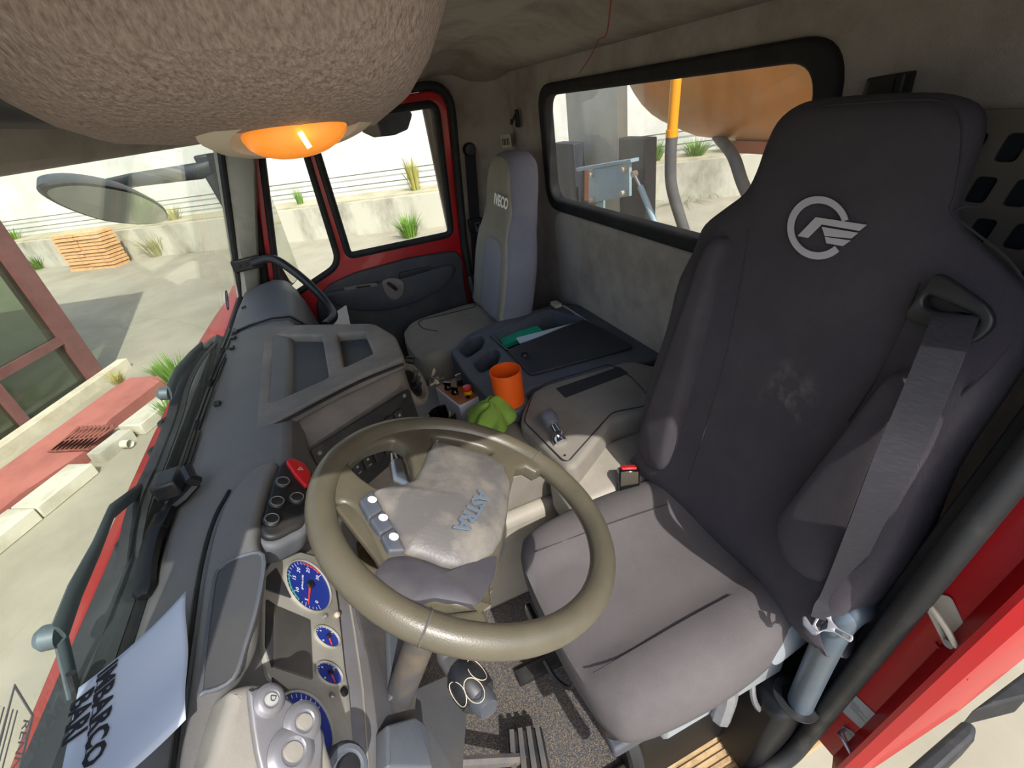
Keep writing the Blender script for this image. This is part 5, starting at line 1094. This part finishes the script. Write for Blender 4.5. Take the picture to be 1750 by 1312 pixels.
q0 = aZ(953, 752, NZ); q1 = aZ(953, 738, NZ + .03); q2 = aZ(940, 715, NZ + .05); q3 = aZ(932, 706, NZ + .055)
MB().tube([q0 + V((.0, -.02, .002)), q0 + V((.0, 0, .012)), q1], [.022, .020, .014], 14).build('chrome_base', 'chrome', pl2)
MB().tube([q1, q1.lerp(q2, .5), q2], [.013, .011, .011], 12).build('stem', 'chrome', pl2)
MB().tube([q1.lerp(q2, .6), q2, q2.lerp(q3, .6), q3], [.020, .024, .023, .016], 16).build('knob', 'grey_knob', pl2)
# control box
cb = thing('control_box', 'white control box with brown top and red emergency stop', 'control box', V((.26, 1.52, -1.075)))
bq = [aZ(x, y, -.935) for x, y in [(744.5, 660), (775, 648), (824, 678), (781.5, 695)]]; cen = sum(bq, V((0, 0, 0))) / 4
bu = (bq[3] - bq[0] + bq[2] - bq[1]).normalized(); bfr = Fr(cen, bu, n=(0, 0, 1)); bl = [bfr.L(p) for p in bq]
la = .095; lb = .044
MB().fbox(bfr, -la, la, -lb, lb, -.14, 0).build('case', 'box_white', cb, bevel=.004)
MB().fbox(bfr, -la + .005, la - .005, -lb + .005, lb - .005, 0, .002).build('top_plate', 'box_brown', cb)
tl_ = lambda p: bfr.L(aZ(*p, -.933))
for p in [(766, 664), (778, 672)]:
    a, b = tl_(p); kb_ = MB().lathe(bfr.P(a, b, .002), (0, 0, 1), [(.015, 0), (.015, .008), (.011, .012), (.010, .02), (0, .021)], 16).build('rotary_knob', 'gloss_black', cb)
    MB().fbox(Fr(bfr.P(a, b, .022), V((.7, -.7, 0)), n=(0, 0, 1)), -.014, .014, -.004, .004, -.004, .010).build('knob_grip', 'gloss_black', kb_)
a, b = tl_((800, 672)); es = MB().lathe(bfr.P(a, b, .002), (0, 0, 1), [(.016, 0), (.016, .014), (.012, .016)], 20).build('stop_collar', 'yellow', cb)
MB().lathe(bfr.P(a, b, .016), (0, 0, 1), [(.014, 0), (.019, .004), (.019, .012), (.015, .017), (0, .018)], 20).build('stop_button', 'red_plastic', es, label='red emergency stop button')
a, b = tl_((786, 657)); ks = MB().lathe(bfr.P(a, b, .002), (0, 0, 1), [(.013, 0), (.013, .012), (.009, .014), (.009, .022), (0, .022)], 16).build('key_switch', 'gloss_black', cb)
MB().fbox(Fr(bfr.P(a, b, .024), V((1, .1, 0)), n=(0, 0, 1)), -.012, .012, -.002, .002, 0, .026).build('key', 'steel', ks, bevel=.001)
a, b = tl_((800, 679)); MB().lathe(bfr.P(a, b, .002), (0, 0, 1), [(.009, 0), (.009, .006), (.005, .007), (0, .005)], 14).build('socket', 'gloss_black', cb)
for a in (-la + .007, la - .007):
    for b in (-lb + .007, lb - .007): MB().lathe(bfr.P(a, b, .001), (0, 0, 1), [(.003, 0), (.002, .0015), (0, .0015)], 8).build('screw', 'steel', cb)
# green cloth
cc = aZ(843, 722, -.925)
MB().box((.10, .985, -1.075), (.385, 1.27, -.925)).build('tunnel_step', 'console_beige', label='raised plastic step of the tunnel in front of the orange cup', cat='step', bevel=.02, seg=3)
def cloth(u, v):
    a = u * 2 * math.pi; r = v; w = .088 * (1 + .18 * math.sin(3 * a + 1) + .10 * math.sin(7 * a))
    x = math.cos(a) * r * w * 1.0; y = math.sin(a) * r * w * .95
    fold = .012 * math.sin(5 * a + 3 * r) * r + .014 * abs(math.sin(a * 1.5 + 4 * r)) * (1 - r * .3) + .012 * math.sin(38 * x + 20 * y)
    return cc + V((x, y, .012 + .060 * (1 - r ** 2.2) + fold * .9))
MB().grid(cloth, 72, 22).build('green_cloth', 'green_cloth', solid=.004, ang=80, label='crumpled lime green cloth beside the orange cup', cat='cloth')
# black ashtray cup
ac = aZ(757, 708, -1.00); at_ = thing('ashtray', 'glossy black ashtray cup in front of the control box', 'ashtray', ac + V((0, 0, -.07)))
MB().lathe(ac + V((0, 0, -.07)), (0, 0, 1), [(.045, 0), (.05, .02), (.054, .065), (.057, .078), (.052, .08), (.047, .066), (.043, .012), (0, .010)], 28).build('bowl', 'gloss_black', at_, ang=50)
MB().tube([ac + V((.02, .0, -.04)), ac + V((.035, .02, .0))], .006, 6).build('stub', 'lamp_bezel', at_)
# keys
ky = thing('key_bunch', 'bunch of silver keys hanging beside the vent housing', 'keys', aZ(742, 648, -.80))
for i, (x0, y0, x1, y1) in enumerate([(733, 652, 743, 632), (733, 655, 751, 646), (736, 658, 748, 651), (731, 655, 740, 645)]):
    a_ = aZ(x0, y0, -.80); b_ = aZ(x1, y1, -.79 + .004 * i); MB().tube([a_, a_.lerp(b_, .6), a_.lerp(b_, .7), b_], [.0035, .0035, .010, .009], 8, flat=.3).build('key', 'steel' if i % 2 else 'lamp_bezel', ky)
c_ = aZ(752, 645, -.80); MB().tube([c_ + V((.014 * math.cos(i * .5236), .014 * math.sin(i * .5236), .004 * math.sin(i))) for i in range(12)], .0014, 5, closed=True).build('key_ring', 'chrome', ky)
MB().tube([aZ(728, 656, -.80), aZ(718, 657, -.78)], .011, 10).build('ignition_lock', 'black', ky)
# cable under the cup
MB().tube(bz([aZ(872, 705, -.98), aZ(890, 700, -.95), aZ(906, 691, -.90)], 6), .005, 6).build('console_cable', 'black_plastic', label='short black cable between the cup and the side console', cat='cable')
# pedals
pd = thing('pedal', 'ribbed rubber pedal on the sandy floor below the wheel', 'pedal', aZ(890, 1290, FZ))
pq = [aZ(x, y, -1.36) for x, y in [(868, 1250), (925, 1240), (945, 1335), (872, 1345)]]
MB().prism(pq, (-.0, 0, -.02)).build('pad', 'black_plastic', pd, bevel=.004)
for i in range(4):
    t0 = .06 + i * .25; q = [pq[0].lerp(pq[1], t0), pq[0].lerp(pq[1], t0 + .13), pq[3].lerp(pq[2], t0 + .13), pq[3].lerp(pq[2], t0)]
    MB().prism(q, (0, 0, .010)).build('rib', 'dirty_metal', pd)
MB().tube([pq[0].lerp(pq[2], .5) + V((0, 0, -.02)), pq[0].lerp(pq[2], .5) + V((-.25, .05, .12))], .014, 8).build('arm', 'dirty_metal', pd)
# note tag on the floor by the column
fz = pfr(plane((0, 0, FZ + .012), (0, 0, 1)), (822, 1022), (858, 1012)); MB().text(fz, 'D 2%', .045, .001, 'LEFT').build('floor_marking', 'symbol_grey', label='hand-written mark on the dark mat beside the wheel hub', cat='marking')

# dusty hand print on the backrest
def stain(ob, w, r, col, amt):
    m = ob.data.materials[0].copy(); ob.data.materials[0] = m; nt = m.node_tree; b = nt.nodes['Principled BSDF']
    src = b.inputs['Base Color'].links[0].from_socket
    tc = nt.nodes.new('ShaderNodeTexCoord'); vd_ = nt.nodes.new('ShaderNodeVectorMath'); vd_.operation = 'DISTANCE'
    lw_ = V(w) + V((0, 0, EYE)) - WORG[ob.name]; vd_.inputs[1].default_value = lw_
    nt.links.new(tc.outputs['Object'], vd_.inputs[0])
    mr = nt.nodes.new('ShaderNodeMapRange'); mr.inputs[1].default_value = 0; mr.inputs[2].default_value = r; mr.inputs[3].default_value = 1; mr.inputs[4].default_value = 0
    nt.links.new(vd_.outputs['Value'], mr.inputs[0])
    nz = nt.nodes.new('ShaderNodeTexNoise'); nz.inputs['Scale'].default_value = 34; nz.inputs['Detail'].default_value = 8; nt.links.new(tc.outputs['Object'], nz.inputs['Vector'])
    m2 = nt.nodes.new('ShaderNodeMapRange'); m2.inputs[1].default_value = .48; m2.inputs[2].default_value = .7; nt.links.new(nz.outputs[0], m2.inputs[0])
    mu = nt.nodes.new('ShaderNodeMath'); mu.operation = 'MULTIPLY'; nt.links.new(mr.outputs[0], mu.inputs[0]); nt.links.new(m2.outputs[0], mu.inputs[1])
    m3 = nt.nodes.new('ShaderNodeMath'); m3.operation = 'MULTIPLY'; m3.inputs[1].default_value = amt; nt.links.new(mu.outputs[0], m3.inputs[0])
    mx = nt.nodes.new('ShaderNodeMix'); mx.data_type = 'RGBA'; mx.inputs[7].default_value = lin(col)
    nt.links.new(m3.outputs[0], mx.inputs[0]); nt.links.new(src, mx.inputs[6]); nt.links.new(mx.outputs[2], b.inputs['Base Color'])
stain([c for c in seat.children if c.name.startswith('backrest')][0], aP((1345, 672), SBP), .075, '8f8886', .7)
